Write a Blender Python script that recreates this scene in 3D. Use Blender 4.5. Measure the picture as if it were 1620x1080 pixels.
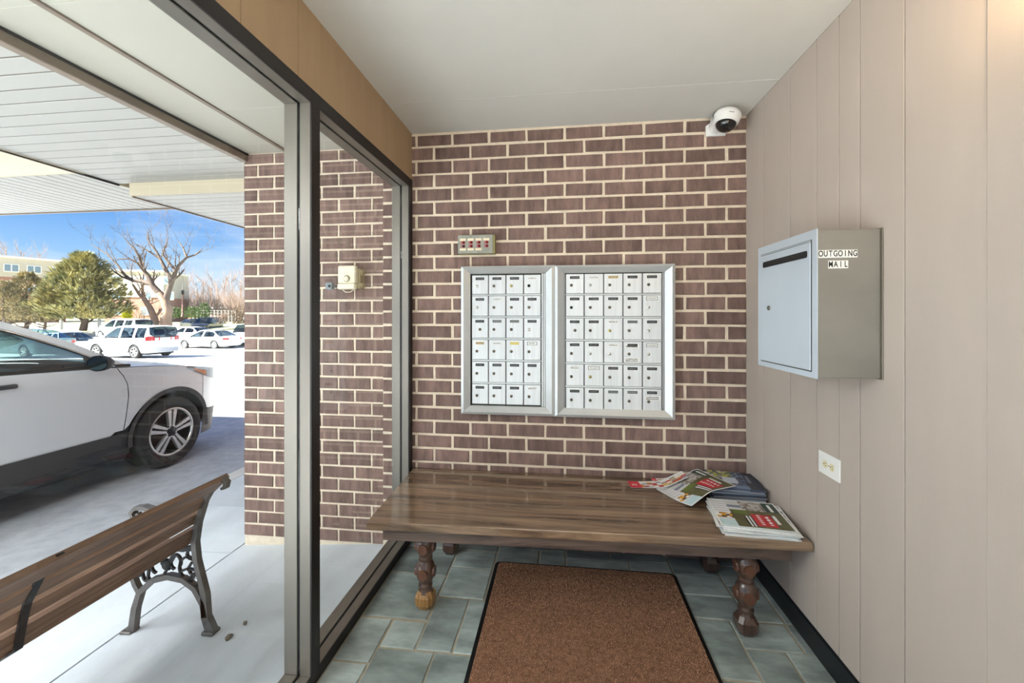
import bpy, bmesh, math, random
from mathutils import Vector, Matrix
for o in list(bpy.data.objects): bpy.data.objects.remove(o, do_unlink=True)
SC = bpy.context.scene
COL = SC.collection
PI = math.pi
rnd = random.Random(7)

# ------------------------------------------------------------------ camera
F, CX, CY, H = 650.0, 810.0, 500.0, 1.335
PSI = math.atan(78/650)
cd = bpy.data.cameras.new('camera')
cd.sensor_width = 36; cd.lens = F/1620*36
cd.shift_y = -(540-CY)/1620; cd.clip_start = .02; cd.clip_end = 600
cam = bpy.data.objects.new('camera', cd); COL.objects.link(cam)
cam.location = (0, 0, H); cam.rotation_euler = (PI/2, 0, PSI)
SC.camera = cam

# ------------------------------------------------------------------ world
w = bpy.data.worlds.new('world'); SC.world = w; w.use_nodes = True
nt = w.node_tree; nt.nodes.clear()
def wn(t, **k):
    n = nt.nodes.new(t)
    for a, b in k.items(): setattr(n, a, b)
    return n
tc = wn('ShaderNodeTexCoord'); sep = wn('ShaderNodeSeparateXYZ'); nt.links.new(tc.outputs['Generated'], sep.inputs[0])
ramp = wn('ShaderNodeValToRGB'); nt.links.new(sep.outputs['Z'], ramp.inputs[0])
els = ramp.color_ramp.elements
els[0].position = 0; els[0].color = (.70, .83, .98, 1)
els[1].position = 1; els[1].color = (.07, .22, .68, 1)
for p, c in ((.05, (.56, .74, .96, 1)), (.11, (.32, .56, .92, 1)), (.18, (.16, .39, .84, 1)), (.5, (.09, .27, .72, 1))):
    e = els.new(p); e.color = c
mp = wn('ShaderNodeMapping'); mp.inputs['Scale'].default_value = (2.2, 2.2, 7); nt.links.new(tc.outputs['Generated'], mp.inputs[0])
nz = wn('ShaderNodeTexNoise'); nz.inputs['Scale'].default_value = 1.5; nz.inputs['Detail'].default_value = 6; nz.inputs['Roughness'].default_value = .6
nt.links.new(mp.outputs[0], nz.inputs['Vector'])
cr = wn('ShaderNodeValToRGB'); cr.color_ramp.elements[0].position = .42; cr.color_ramp.elements[1].position = .70
cr.color_ramp.elements[1].color = (.7, .7, .7, 1); cr.color_ramp.elements[0].color = (0, 0, 0, 1)
nt.links.new(nz.outputs['Fac'], cr.inputs[0])
mx = wn('ShaderNodeMixRGB'); mx.inputs[2].default_value = (.85, .9, 1, 1)
nt.links.new(cr.outputs[0], mx.inputs[0]); nt.links.new(ramp.outputs[0], mx.inputs[1])
bg = wn('ShaderNodeBackground'); bg.inputs['Strength'].default_value = 1.0
out = wn('ShaderNodeOutputWorld'); nt.links.new(mx.outputs[0], bg.inputs[0]); nt.links.new(bg.outputs[0], out.inputs[0])

# ------------------------------------------------------------------ lights
def lamp(name, kind, loc, energy, color=(1, 1, 1), size=None, size_y=None, rot=(0, 0, 0)):
    l = bpy.data.lights.new(name, kind); l.energy = energy; l.color = color
    if kind == 'AREA':
        l.size = size
        if size_y: l.shape = 'RECTANGLE'; l.size_y = size_y
    elif kind == 'POINT': l.shadow_soft_size = size
    o = bpy.data.objects.new(name, l); COL.objects.link(o); o.location = loc; o.rotation_euler = rot
    return o
SUN = lamp('sun', 'SUN', (-20, -20, 30), 30, (1, .975, .93))
SUN.data.angle = math.radians(.6)
SUN.rotation_euler = Vector((.95, .77, -1)).to_track_quat('-Z', 'Y').to_euler()
ROOM_FILL = [lamp('room_fill_light', 'POINT', (.05, y, 2.2), 7.5, (1, .97, .93), .12) for y in (-.25, -1.2)]      # added fill lights behind the viewer, brightening the room
ASSUMED_SCONCE = lamp('assumed_sconce_light', 'POINT', (.90, .86, 2.12), 5.0, (1, .70, .34), .05)  # assumed unseen lamp giving the warm glow high on the right wall
WALK_FILL = [lamp('walk_fill_light', 'AREA', (-2.7, y, 2.335), 30, (.95, .97, 1), .6, .7) for y in (-1.75, -1.0, -.25)]   # added unseen fill lights brightening the walk
DRIVE_FILL = [lamp('drive_fill_light', 'AREA', (x, y, 2.735), 72, (.93, .96, 1), 1.0, 1.6) for x, y in ((-4.1, -1.35), (-4.1, .45), (-6.6, -1.35), (-6.6, .45))]   # added unseen fill lights brightening the drive and car
vs = SC.view_settings
vs.view_transform = 'Standard'; vs.look = 'None'; vs.gamma = 1; vs.exposure = .30; vs.use_curve_mapping = False

# ------------------------------------------------------------------ helpers
def at(px, py, wd):                      # a point wd metres deep along the view, for the far background
    a = (px-CX)/F; s, c = math.sin(PSI), math.cos(PSI)
    return Vector(((a*c-s)*wd, (a*s+c)*wd, H-(py-CY)/F*wd))
def srgb(r, g, b):
    f = lambda v: ((v/255+.055)/1.055)**2.4 if v/255 > .04045 else v/255/12.92
    return (f(r), f(g), f(b))
MATS = {}
def mat(name, col, rough=.6, metal=0, var=0., scale=8., stretch=(1, 1, 1), bump=0., bscale=None, rndv=0., spec=.5, coat=0., detail=4, col2=None, emit=None):
    if name in MATS: return MATS[name]
    m = bpy.data.materials.new(name); m.use_nodes = True; t = m.node_tree; N = t.nodes; L = t.links
    b = N['Principled BSDF']; b.inputs['Roughness'].default_value = rough; b.inputs['Metallic'].default_value = metal
    b.inputs['Specular IOR Level'].default_value = spec; b.inputs['Coat Weight'].default_value = coat; b.inputs['Coat Roughness'].default_value = .05
    c4 = (*col, 1); b.inputs['Base Color'].default_value = c4
    if emit: b.inputs['Emission Color'].default_value = (*emit[:3], 1); b.inputs['Emission Strength'].default_value = emit[3]
    if var or bump or rndv:
        tcn = N.new('ShaderNodeTexCoord'); mpn = N.new('ShaderNodeMapping'); mpn.inputs['Scale'].default_value = stretch
        oi = N.new('ShaderNodeObjectInfo')
        ad = N.new('ShaderNodeVectorMath'); ad.operation = 'ADD'
        ml = N.new('ShaderNodeMath'); ml.operation = 'MULTIPLY'; ml.inputs[1].default_value = 37.
        L.new(oi.outputs['Random'], ml.inputs[0]); L.new(tcn.outputs['Object'], ad.inputs[0])
        cb = N.new('ShaderNodeCombineXYZ')
        for i in range(3): L.new(ml.outputs[0], cb.inputs[i])
        L.new(cb.outputs[0], ad.inputs[1]); L.new(ad.outputs[0], mpn.inputs[0])
        n1 = N.new('ShaderNodeTexNoise'); n1.inputs['Scale'].default_value = scale; n1.inputs['Detail'].default_value = detail; n1.inputs['Roughness'].default_value = .6
        L.new(mpn.outputs[0], n1.inputs['Vector'])
        if var or rndv:
            r = N.new('ShaderNodeValToRGB'); r.color_ramp.elements[0].position = .32; r.color_ramp.elements[1].position = .68
            lo = tuple(max(0, v*(1-var)) for v in col); hi = tuple(min(1, v*(1+var)) for v in col)
            if col2: lo, hi = col, col2
            r.color_ramp.elements[0].color = (*lo, 1); r.color_ramp.elements[1].color = (*hi, 1)
            L.new(n1.outputs['Fac'], r.inputs[0]); src = r.outputs[0]
            if rndv:
                mr = N.new('ShaderNodeMapRange'); mr.inputs[3].default_value = 1-rndv; mr.inputs[4].default_value = 1+rndv
                L.new(oi.outputs['Random'], mr.inputs[0])
                hs = N.new('ShaderNodeHueSaturation'); L.new(mr.outputs[0], hs.inputs['Value']); L.new(src, hs.inputs['Color']); src = hs.outputs[0]
            L.new(src, b.inputs['Base Color'])
        if bump:
            n2 = n1
            if bscale:
                n2 = N.new('ShaderNodeTexNoise'); n2.inputs['Scale'].default_value = bscale; n2.inputs['Detail'].default_value = 5; L.new(mpn.outputs[0], n2.inputs['Vector'])
            bp = N.new('ShaderNodeBump'); bp.inputs['Strength'].default_value = bump; bp.inputs['Distance'].default_value = .01
            L.new(n2.outputs['Fac'], bp.inputs['Height']); L.new(bp.outputs[0], b.inputs['Normal'])
    MATS[name] = m
    return m
def glass(name, tint=(.93, .97, .95), strength=1., ior=1.45):
    if name in MATS: return MATS[name]
    m = bpy.data.materials.new(name); m.use_nodes = True; t = m.node_tree; N = t.nodes; L = t.links
    N.clear(); o = N.new('ShaderNodeOutputMaterial'); mxn = N.new('ShaderNodeMixShader'); tr = N.new('ShaderNodeBsdfTransparent'); gl = N.new('ShaderNodeBsdfGlossy')
    tr.inputs[0].default_value = (*tint, 1); gl.inputs['Roughness'].default_value = .0
    lw = N.new('ShaderNodeLayerWeight'); lw.inputs[0].default_value = .5
    pw = N.new('ShaderNodeMath'); pw.operation = 'POWER'; pw.inputs[1].default_value = 5.; L.new(lw.outputs['Facing'], pw.inputs[0])
    mu = N.new('ShaderNodeMath'); mu.operation = 'MULTIPLY_ADD'; mu.inputs[1].default_value = .9*strength; mu.inputs[2].default_value = .045*strength; L.new(pw.outputs[0], mu.inputs[0])
    L.new(mu.outputs[0], mxn.inputs[0]); L.new(tr.outputs[0], mxn.inputs[1]); L.new(gl.outputs[0], mxn.inputs[2]); L.new(mxn.outputs[0], o.inputs[0])
    MATS[name] = m; return m
def attrmat(name, rough=.5):
    if name in MATS: return MATS[name]
    m = bpy.data.materials.new(name); m.use_nodes = True; t = m.node_tree
    a = t.nodes.new('ShaderNodeAttribute'); a.attribute_name = 'print'; b = t.nodes['Principled BSDF']
    t.links.new(a.outputs['Color'], b.inputs['Base Color']); b.inputs['Roughness'].default_value = rough
    MATS[name] = m; return m
def wood(name, dark, light, axis=0, scale=3., rough=.3, bump=.15, coat=0., band=18.):
    if name in MATS: return MATS[name]
    m = bpy.data.materials.new(name); m.use_nodes = True; t = m.node_tree; N = t.nodes; L = t.links; b = N['Principled BSDF']
    tcn = N.new('ShaderNodeTexCoord'); mpn = N.new('ShaderNodeMapping'); st = [band, band, band]; st[axis] = .7
    mpn.inputs['Scale'].default_value = st; L.new(tcn.outputs['Object'], mpn.inputs[0])
    n1 = N.new('ShaderNodeTexNoise'); n1.inputs['Scale'].default_value = scale; n1.inputs['Detail'].default_value = 7; n1.inputs['Distortion'].default_value = 1.6; n1.inputs['Roughness'].default_value = .65
    L.new(mpn.outputs[0], n1.inputs['Vector'])
    r = N.new('ShaderNodeValToRGB'); e = r.color_ramp.elements; e[0].position = .33; e[0].color = (*dark, 1); e[1].position = .7; e[1].color = (*light, 1)
    L.new(n1.outputs['Fac'], r.inputs[0]); L.new(r.outputs[0], b.inputs['Base Color'])
    b.inputs['Roughness'].default_value = rough; b.inputs['Coat Weight'].default_value = coat; b.inputs['Coat Roughness'].default_value = .12
    bp = N.new('ShaderNodeBump'); bp.inputs['Strength'].default_value = bump; bp.inputs['Distance'].default_value = .004
    L.new(n1.outputs['Fac'], bp.inputs['Height']); L.new(bp.outputs[0], b.inputs['Normal'])
    MATS[name] = m; return m

class MB:
    def __init__(s): s.v = []; s.f = []; s.mi = []; s.smooth = []
    def add(s, vs, fs, mi=0, sm=False):
        o = len(s.v); s.v += [tuple(p) for p in vs]
        for f in fs: s.f.append([i+o for i in f]); s.mi.append(mi); s.smooth.append(sm)
        return s
    def box(s, x0, x1, y0, y1, z0, z1, mi=0):
        return s.add([(x0, y0, z0), (x1, y0, z0), (x1, y1, z0), (x0, y1, z0), (x0, y0, z1), (x1, y0, z1), (x1, y1, z1), (x0, y1, z1)],
                     [(0, 3, 2, 1), (4, 5, 6, 7), (0, 1, 5, 4), (1, 2, 6, 5), (2, 3, 7, 6), (3, 0, 4, 7)], mi)
    def cbox(s, x0, x1, y0, y1, z0, z1, c, mi=0):          # box with chamfered edges
        b = bmesh.new(); bmesh.ops.create_cube(b, size=1)
        for v in b.verts: v.co = Vector(((x0+x1)/2+v.co.x*(x1-x0), (y0+y1)/2+v.co.y*(y1-y0), (z0+z1)/2+v.co.z*(z1-z0)))
        bmesh.ops.bevel(b, geom=list(b.edges), offset=c, segments=1, affect='EDGES', profile=.5)
        b.verts.index_update(); s.add([v.co[:] for v in b.verts], [[v.index for v in f.verts] for f in b.faces], mi); b.free(); return s
    def prism(s, poly, axis, a, b, mi=0):                  # polygon in the two other axes, extruded on axis from a to b
        n = len(poly)
        def P(p, t):
            q = list(p); q.insert(axis, t); return q
        vs = [P(p, a) for p in poly]+[P(p, b) for p in poly]
        fs = [list(range(n))[::-1], list(range(n, 2*n))]+[(i, (i+1) % n, (i+1) % n+n, i+n) for i in range(n)]
        return s.add(vs, fs, mi)
    def tube(s, pts, r, n=8, mi=0, cap=True, sm=True):
        pts = [Vector(p) for p in pts]; k = len(pts); rs = r if isinstance(r, (list, tuple)) else [r]*k
        rings = []; up = None
        for i, p in enumerate(pts):
            d = (pts[min(i+1, k-1)]-pts[max(i-1, 0)]).normalized()
            if up is None:
                up = Vector((0, 0, 1)) if abs(d.z) < .9 else Vector((1, 0, 0))
            u = up-d*up.dot(d)
            if u.length < 1e-4: u = d.orthogonal()
            u.normalize(); v = d.cross(u); up = u
            rings.append([p+(u*math.cos(2*PI*j/n)+v*math.sin(2*PI*j/n))*rs[i] for j in range(n)])
        vs = [q for r_ in rings for q in r_]
        fs = [(i*n+j, i*n+(j+1) % n, (i+1)*n+(j+1) % n, (i+1)*n+j) for i in range(k-1) for j in range(n)]
        s.add(vs, fs, mi, sm)
        if cap: s.add(rings[0], [list(range(n))[::-1]], mi); s.add(rings[-1], [list(range(n))], mi)
        return s
    def lathe(s, prof, n=20, c=(0, 0, 0), axis='Z', mi=0, sm=True, closed=False):
        vs = []
        for r, h in prof:
            for j in range(n):
                a = 2*PI*j/n; x, y = r*math.cos(a), r*math.sin(a)
                p = (x, y, h) if axis == 'Z' else (h, x, y) if axis == 'X' else (x, h, y)
                vs.append((p[0]+c[0], p[1]+c[1], p[2]+c[2]))
        k = len(prof); rng = range(k if closed else k-1)
        fs = [(i*n+j, i*n+(j+1) % n, ((i+1) % k)*n+(j+1) % n, ((i+1) % k)*n+j) for i in rng for j in range(n)]
        s.add(vs, fs, mi, sm)
        return s
    def grid(s, P, nu, nv, mi=0, sm=True, flip=False):
        vs = [P(i/nu, j/nv) for i in range(nu+1) for j in range(nv+1)]
        fs = []
        for i in range(nu):
            for j in range(nv):
                q = [i*(nv+1)+j, (i+1)*(nv+1)+j, (i+1)*(nv+1)+j+1, i*(nv+1)+j+1]
                fs.append(q[::-1] if flip else q)
        return s.add(vs, fs, mi, sm)
    def mesh(s, name, mats):
        me = bpy.data.meshes.new(name); me.from_pydata(s.v, [], s.f)
        for m in (mats if isinstance(mats, (list, tuple)) else [mats]): me.materials.append(m)
        me.polygons.foreach_set('material_index', s.mi); me.polygons.foreach_set('use_smooth', s.smooth)
        me.update(); return me
    def build(s, name, mats, parent=None, loc=(0, 0, 0), rot=(0, 0, 0), fixn=True):
        me = s.mesh(name, mats)
        if fixn:
            b = bmesh.new(); b.from_mesh(me); bmesh.ops.recalc_face_normals(b, faces=b.faces); b.to_mesh(me); b.free()
        return link(name, me, parent, loc, rot)
def link(name, me, parent=None, loc=(0, 0, 0), rot=(0, 0, 0)):
    o = bpy.data.objects.new(name, me); COL.objects.link(o); o.location = loc; o.rotation_euler = rot
    if parent: o.parent = parent
    return o
def empty(name, loc=(0, 0, 0), rz=0):
    o = bpy.data.objects.new(name, None); o.empty_display_size = .1; COL.objects.link(o); o.location = loc; o.rotation_euler = (0, 0, rz); return o
def tag(o, label, cat, group=None):
    o['label'] = label; o['category'] = cat
    if group: o['group'] = group
    return o
def struct(o, label=None):
    o['kind'] = 'structure'
    if label: o['label'] = label
    return o
def copy_tree(o, parent=None):
    c = o.copy(); COL.objects.link(c); c.parent = parent
    for ch in list(o.children): copy_tree(ch, c)
    return c
def text_mesh(ch, size):
    cu = bpy.data.curves.new('glyph', 'FONT'); cu.body = ch; cu.size = size; cu.align_x = 'CENTER'; cu.align_y = 'CENTER'; cu.extrude = .0002; cu.offset = size*.018
    t = bpy.data.objects.new('glyph', cu); COL.objects.link(t)
    dg = bpy.context.evaluated_depsgraph_get(); dg.update()
    me = bpy.data.meshes.new_from_object(t.evaluated_get(dg)); bpy.data.objects.remove(t); bpy.data.curves.remove(cu)
    return me

# ------------------------------------------------------------------ materials
M_brick = mat('brick_red_brown', srgb(126, 102, 94), .75, var=.30, scale=11, stretch=(2.2, 1, .55), bump=.5, bscale=60, rndv=.2, spec=.3)
M_mortar = mat('mortar_cream', srgb(230, 214, 192), .95, var=.08, scale=30, bump=.4, bscale=120, spec=.1)
M_panel = mat('beige_panel', srgb(186, 173, 162), .6, var=.03, scale=3, stretch=(3, 3, .6), bump=.06, bscale=160, rndv=.015, spec=.3)
M_header = mat('tan_panel', srgb(168, 142, 112), .55, var=.04, scale=4, stretch=(1, 4, .6), bump=.05, bscale=120, spec=.3)
M_ceil = mat('ceiling_paint', srgb(216, 213, 207), .8, var=.02, scale=3, bump=.05, bscale=90, spec=.2)
M_gap = mat('dark_gap', srgb(60, 50, 42), .9)
M_slate = mat('green_slate', srgb(146, 157, 154), .34, var=.42, scale=4, stretch=(1, 2.2, 1), bump=.35, bscale=14, rndv=.28, spec=.5)
M_grout = mat('grout', srgb(165, 155, 135), .9, var=.12, scale=40)
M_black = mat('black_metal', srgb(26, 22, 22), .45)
M_frame_lit = mat('frame_metal_lit', srgb(128, 122, 114), .38, .65, var=.05, scale=3, stretch=(6, 6, .5))  # grey tone for the frame faces lit from outside
M_gasket = mat('black_rubber', srgb(10, 10, 11), .6)
M_vinyl = mat('black_vinyl', srgb(22, 24, 28), .35)
M_glass = glass('window_glass', (.96, .985, .975), .8)
M_soffit = mat('cream_soffit', srgb(192, 189, 176), .6, var=.02, scale=2, spec=.3)
M_groove = mat('soffit_groove', srgb(112, 103, 92), .8)
M_slat = mat('white_soffit_slat', srgb(180, 179, 174), .5, rndv=.02, spec=.3)
M_beam = mat('brown_trim', srgb(128, 112, 98), .5, var=.1, scale=6)
M_fascia = mat('cream_fascia', srgb(206, 194, 168), .6)
M_conc = mat('concrete_walk', srgb(204, 209, 216), .75, var=.1, scale=2.2, stretch=(1.6, .8, 1), bump=.12, bscale=50, rndv=.03)
M_conc2 = mat('concrete_kerb', srgb(214, 211, 206), .8, var=.06, scale=5, bump=.1, bscale=60)
M_asph = mat('asphalt', srgb(168, 170, 176), .8, var=.14, scale=9, bump=.3, bscale=140, detail=9)
M_lot = mat('parking_lot_paving', srgb(196, 193, 190), .85, var=.06, scale=.4)

# ------------------------------------------------------------------ room shell
XL, XR, YB, ZC = -.889, 1.002, 2.376, 2.427
YR = -1.7                                             # plane of the added glass wall behind the viewer
def brick_mesh(wd, ht, dp, r):
    c = .0035; j = lambda a=.0016: r.uniform(-a, a)
    o = [(-wd/2+j(), 0, -ht/2+j()), (wd/2+j(), 0, -ht/2+j()), (wd/2+j(), 0, ht/2+j()), (-wd/2+j(), 0, ht/2+j())]
    back = [(p[0], dp, p[2]) for p in o]; mid = [(p[0], c, p[2]) for p in o]
    fr = [(p[0]-math.copysign(c, p[0]), j(.0008), p[2]-math.copysign(c, p[2])) for p in o]
    m = MB(); m.add(back+mid+fr, [(0, 1, 5, 4), (1, 2, 6, 5), (2, 3, 7, 6), (3, 0, 4, 7), (4, 5, 9, 8), (5, 6, 10, 9), (6, 7, 11, 10), (7, 4, 8, 11), (8, 9, 10, 11)])
    return m.mesh('brick', M_brick)
def brick_wall(parent, x0, x1, y, rows, first, mod, even, odd, jt, vmin=.028):
    full = [brick_mesh(mod-jt, rows[0][1]-rows[0][0]-jt, .02, rnd) for _ in range(7)]
    std = rows[0][1]-rows[0][0]
    for i, (za, zb) in enumerate(rows):
        off = even if (i+first) % 2 == 0 else odd
        k0 = math.floor((x0-off)/mod)
        x = off+k0*mod
        while x < x1:
            a, b = max(x+jt/2, x0), min(x+mod-jt/2, x1)
            if b-a > vmin:
                hh = zb-za-jt
                me = rnd.choice(full) if (b-a > mod-jt-.001 and abs(zb-za-std) < .002) else brick_mesh(b-a, hh, .02, rnd)
                link('brick', me, parent, ((a+b)/2+rnd.uniform(-.0015, .0015), y+rnd.uniform(-.0015, .0015), (za+zb)/2), (0, rnd.uniform(-.006, .006), 0))
            x += mod
wb = MB().box(-1.073, XR+.15, YB+.005, YB+.11, -.2, 2.75).build('wall_back', M_mortar); struct(wb, 'brown brick wall with cream mortar')
rows = [(2.345-.0817*(i+1), 2.345-.0817*i) for i in range(29)]
brick_wall(wb, -1.073, XR, YB, rows, 0, .2205, -.753, -.863, .0145)
brick_wall(wb, -1.073, XR, YB, [(2.345, 2.422)], 0, .2205, -.863, -.863, .015)
# exterior brick wall, set back one wythe
YE = 2.47
we = MB().box(-2.067, -1.06, YE+.005, YE+.3, -.25, 2.75).build('wall_exterior', M_mortar); struct(we, 'brick wall outside the window')
mE = .0811
rowsE = [(2.327-mE*(i+1), 2.327-mE*i) for i in range(30)]
brick_wall(we, -2.07, -1.075, YE, rowsE, 0, .2226, -1.973, -1.858, .0125)
brick_wall(we, -2.07, -1.075, YE, [(2.327, 2.40)], 0, .2226, -1.858, -1.858, .0125)
rk = MB()
for i in range(16):
    x = -2.06+i*.06; rk.box(x, x+rnd.uniform(.03, .06), YE-rnd.uniform(.002, .012), YE+.02, -.25, -.115-.055*max(0, min(1, (-1.3-x)/.7))+rnd.uniform(-.01, .004))
rk.build('mortar_base', M_mortar, we)
ws = MB().box(-2.06, -1.95, YE+.3, 9.0, -.3, 2.4).build('wall_side', M_brick); struct(ws, 'brick flank of the building')

# floor with slate tiles
fl = MB().box(XL-.11, XR+.1, YR, YB+.01, -.2, -.004).build('floor', M_grout); struct(fl, 'green slate tile floor')
T = [(-.885, -.585, 1.745, 2.06), (-.885, -.585, 2.06, 2.30), (-.585, -.36, 2.14, 2.30), (-.585, -.36, 1.905, 2.14), (-.885, -.66, 2.30, 2.376), (-.66, -.357, 2.30, 2.376),
     (-.885, -.735, 1.505, 1.74), (-.735, -.583, 1.587, 1.74), (-.583, -.43, 1.59, 1.905), (-.43, -.28, 1.59, 1.905), (-.735, -.5, 1.27, 1.585), (-.5, -.28, 1.27, 1.588), (-.885, -.735, 1.2, 1.503),
     (-.357, -.122, 2.15, 2.35), (-.122, .024, 2.15, 2.35), (.024, .27, 2.30, 2.376), (.27, .577, 2.30, 2.376), (.024, .362, 2.145, 2.30), (.362, .577, 2.145, 2.30), (-.357, .024, 2.35, 2.376),
     (.577, .808, 2.22, 2.37), (.577, .808, 2.06, 2.22), (.577, .812, 1.905, 2.06), (.808, 1.0, 2.312, 2.376), (.808, .967, 2.15, 2.312), (.967, 1.0, 2.15, 2.312),
     (.812, .965, 1.91, 2.15), (.965, 1.0, 1.91, 2.15), (.43, .731, 1.595, 1.905), (.731, .96, 1.752, 1.908), (.96, 1.0, 1.752, 1.91), (.731, .884, 1.46, 1.752), (.884, 1.0, 1.46, 1.752),
     (.43, .731, 1.29, 1.595), (.731, 1.0, 1.2, 1.46), (-.36, .02, 1.905, 2.145), (.02, .31, 1.905, 2.145), (.31, .577, 1.905, 2.145), (-.28, .12, 1.59, 1.905), (.12, .43, 1.59, 1.905),
     (-.28, .12, 1.27, 1.59), (.12, .43, 1.29, 1.59)]
y = 1.2
while y > YR+.1:
    x = -.885-rnd.choice((0, .15))
    while x < 1.0:
        a, b = max(x, -.885), min(x+.3, 1.0)
        if b-a > .05:
            T.append((a, b, y-.225, y))
        x += .3
    y -= .225
for x0, x1, y0, y1 in T:
    g = .004; m = MB(); z1 = rnd.uniform(-.001, .0012)
    q = lambda: rnd.uniform(-.002, .002)
    P0 = [(x0+g+q(), y0+g+q()), (x1-g+q(), y0+g+q()), (x1-g+q(), y1-g+q()), (x0+g+q(), y1-g+q())]; cxm, cym = (x0+x1)/2, (y0+y1)/2
    P1 = [(p[0]-math.copysign(.003, p[0]-cxm), p[1]-math.copysign(.003, p[1]-cym)) for p in P0]
    m.add([(p[0]-cxm, p[1]-cym, -.012) for p in P0]+[(p[0]-cxm, p[1]-cym, z1-.0025) for p in P0]+[(p[0]-cxm, p[1]-cym, z1) for p in P1],
          [(0, 1, 5, 4), (1, 2, 6, 5), (2, 3, 7, 6), (3, 0, 4, 7), (4, 5, 9, 8), (5, 6, 10, 9), (6, 7, 11, 10), (7, 4, 8, 11), (8, 9, 10, 11)])
    m.build('slate_tile', M_slate, fl, (cxm, cym, 0))

# right wall: vertical boards
wr = MB().box(XR+.008, XR+.12, YR, YB, -.1, 2.6).build('wall_right', M_gap); struct(wr, 'beige grooved board wall')
seams = [YB+.004, 2.185, 1.943, 1.756, 1.625, 1.519, 1.337, 1.099, .86, .62, .48, .28, .05, -.2, -.42, -.6, -.84, -1.1, -1.3, -1.5, YR]
for i in range(len(seams)-1):
    y1, y0 = seams[i], seams[i+1]; dx = .0 if y1 > 1.1 else -.004
    m = MB(); g = .0021; c = .001
    m.prism([(XR+.02, y0+g), (XR+c+dx, y0+g), (XR+dx, y0+g+c), (XR+dx, y1-g-c), (XR+c+dx, y1-g), (XR+.02, y1-g)], 2, 0.0, ZC)
    m.build('board', M_panel, wr)
bb = MB().prism([(XR-.008, 0), (XR-.0005, 0), (XR-.0005, .097), (XR-.003, .097), (XR-.0075, .09)], 1, YR, YB-.002).build('baseboard_right', M_vinyl)

struct(bb, 'black vinyl baseboard')

# ceiling: two panels and a header over the glass
ce = MB().box(XL-.1, XR+.1, YR, YB+.02, ZC+.004, ZC+.12).build('ceiling', M_gap); struct(ce, 'off-white panelled ceiling')
MB().cbox(XL-.1, XR+.0, 2.0262, YB+.001, ZC, ZC+.02, .001).build('ceiling_panel', M_ceil, ce)
MB().cbox(XL-.1, XR+.0, .4, 2.0248, ZC, ZC+.02, .001).build('ceiling_panel', M_ceil, ce)
MB().cbox(XL-.1, XR+.0, YR, .3985, ZC, ZC+.02, .001).build('ceiling_panel', M_ceil, ce)
wl = MB().box(XL-.11, XL-.012, YR, YB, 2.148, ZC+.05).build('wall_left', M_gap); struct(wl, 'tan board header above the window')
hs_ = [YB, 1.965, 1.708, 1.436, 1.302, 1.05, .8, .5, .2, -.1, -.5, -.9, -1.3, YR]
for i in range(len(hs_)-1):
    y1, y0 = hs_[i], hs_[i+1]; g = .0012; c = .0006
    MB().prism([(XL-.014, y0+g), (XL-c, y0+g), (XL, y0+g+c), (XL, y1-g-c), (XL-c, y1-g), (XL-.014, y1-g)], 2, 2.148, ZC-.001).build('board', M_header, wl)
# ------------------------------------------------------------------ window wall
wn1 = struct(empty('window_1', (XL, 1.4, 0)), 'metal framed glass wall, painted grey where lit and black where shaded')
def wpart(m, name, mt): 
    o = m.build(name, mt, None); o.parent = wn1; o.matrix_parent_inverse = Matrix.Translation((-XL, -1.4, 0)); return o
XO, XG0, XG1 = -.994, -.943, -.933
def upright(y0, y1):  # one metal frame: lit faces painted grey, unlit room-side faces painted black
    wpart(MB().cbox(XO, XG0, y0, y1, -.02, 2.15, .0015), 'outer_mullion', M_frame_lit)
    wpart(MB().cbox(XG1, XL-.003, y0, y1, .0, 2.148, .0015), 'inner_mullion', M_frame_lit)
    wpart(MB().box(XG0, XG1, y0+.006, y1-.006, .0, 2.148), 'gasket', M_gasket)
    wpart(MB().cbox(XL-.003, XL+.003, y0-.0005, y1+.0005, .0, 2.15, .001), 'mullion_shade_face', M_black)
for y0, y1 in ((1.374, 1.424), (2.325, 2.374), (-.05, 0.0), (YR+.002, YR+.05)): upright(y0, y1)
for a, b in ((1.424, 2.325), (0.0, 1.374), (YR+.05, -.05)):
    wpart(MB().cbox(XO, XG0, a, b, 2.10, 2.15, .0015), 'outer_head', M_frame_lit)
    wpart(MB().cbox(XG1, XL-.003, a, b, 2.10, 2.148, .0015), 'inner_head', M_frame_lit)
    wpart(MB().box(XG0, XG1, a, b, 2.106, 2.148), 'gasket', M_gasket)
    wpart(MB().cbox(XL-.003, XL+.003, a, b, 2.10, 2.15, .001), 'head_shade_face', M_black)
    wpart(MB().cbox(XO, XG0, a, b, -.02, .044, .0015), 'outer_sill', M_frame_lit)
    wpart(MB().cbox(XG1, XL-.003, a, b, .0, .044, .0015), 'inner_sill', M_frame_lit)
    wpart(MB().box(XG0, XG1, a, b, .0, .038), 'gasket', M_gasket)
    wpart(MB().cbox(XL-.003, XL+.003, a, b, .0, .045, .001), 'sill_shade_face', M_black)
    wpart(MB().box(-.9395, -.9365, a-.004, b+.004, .034, 2.11), 'glass_pane', M_glass)

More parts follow.
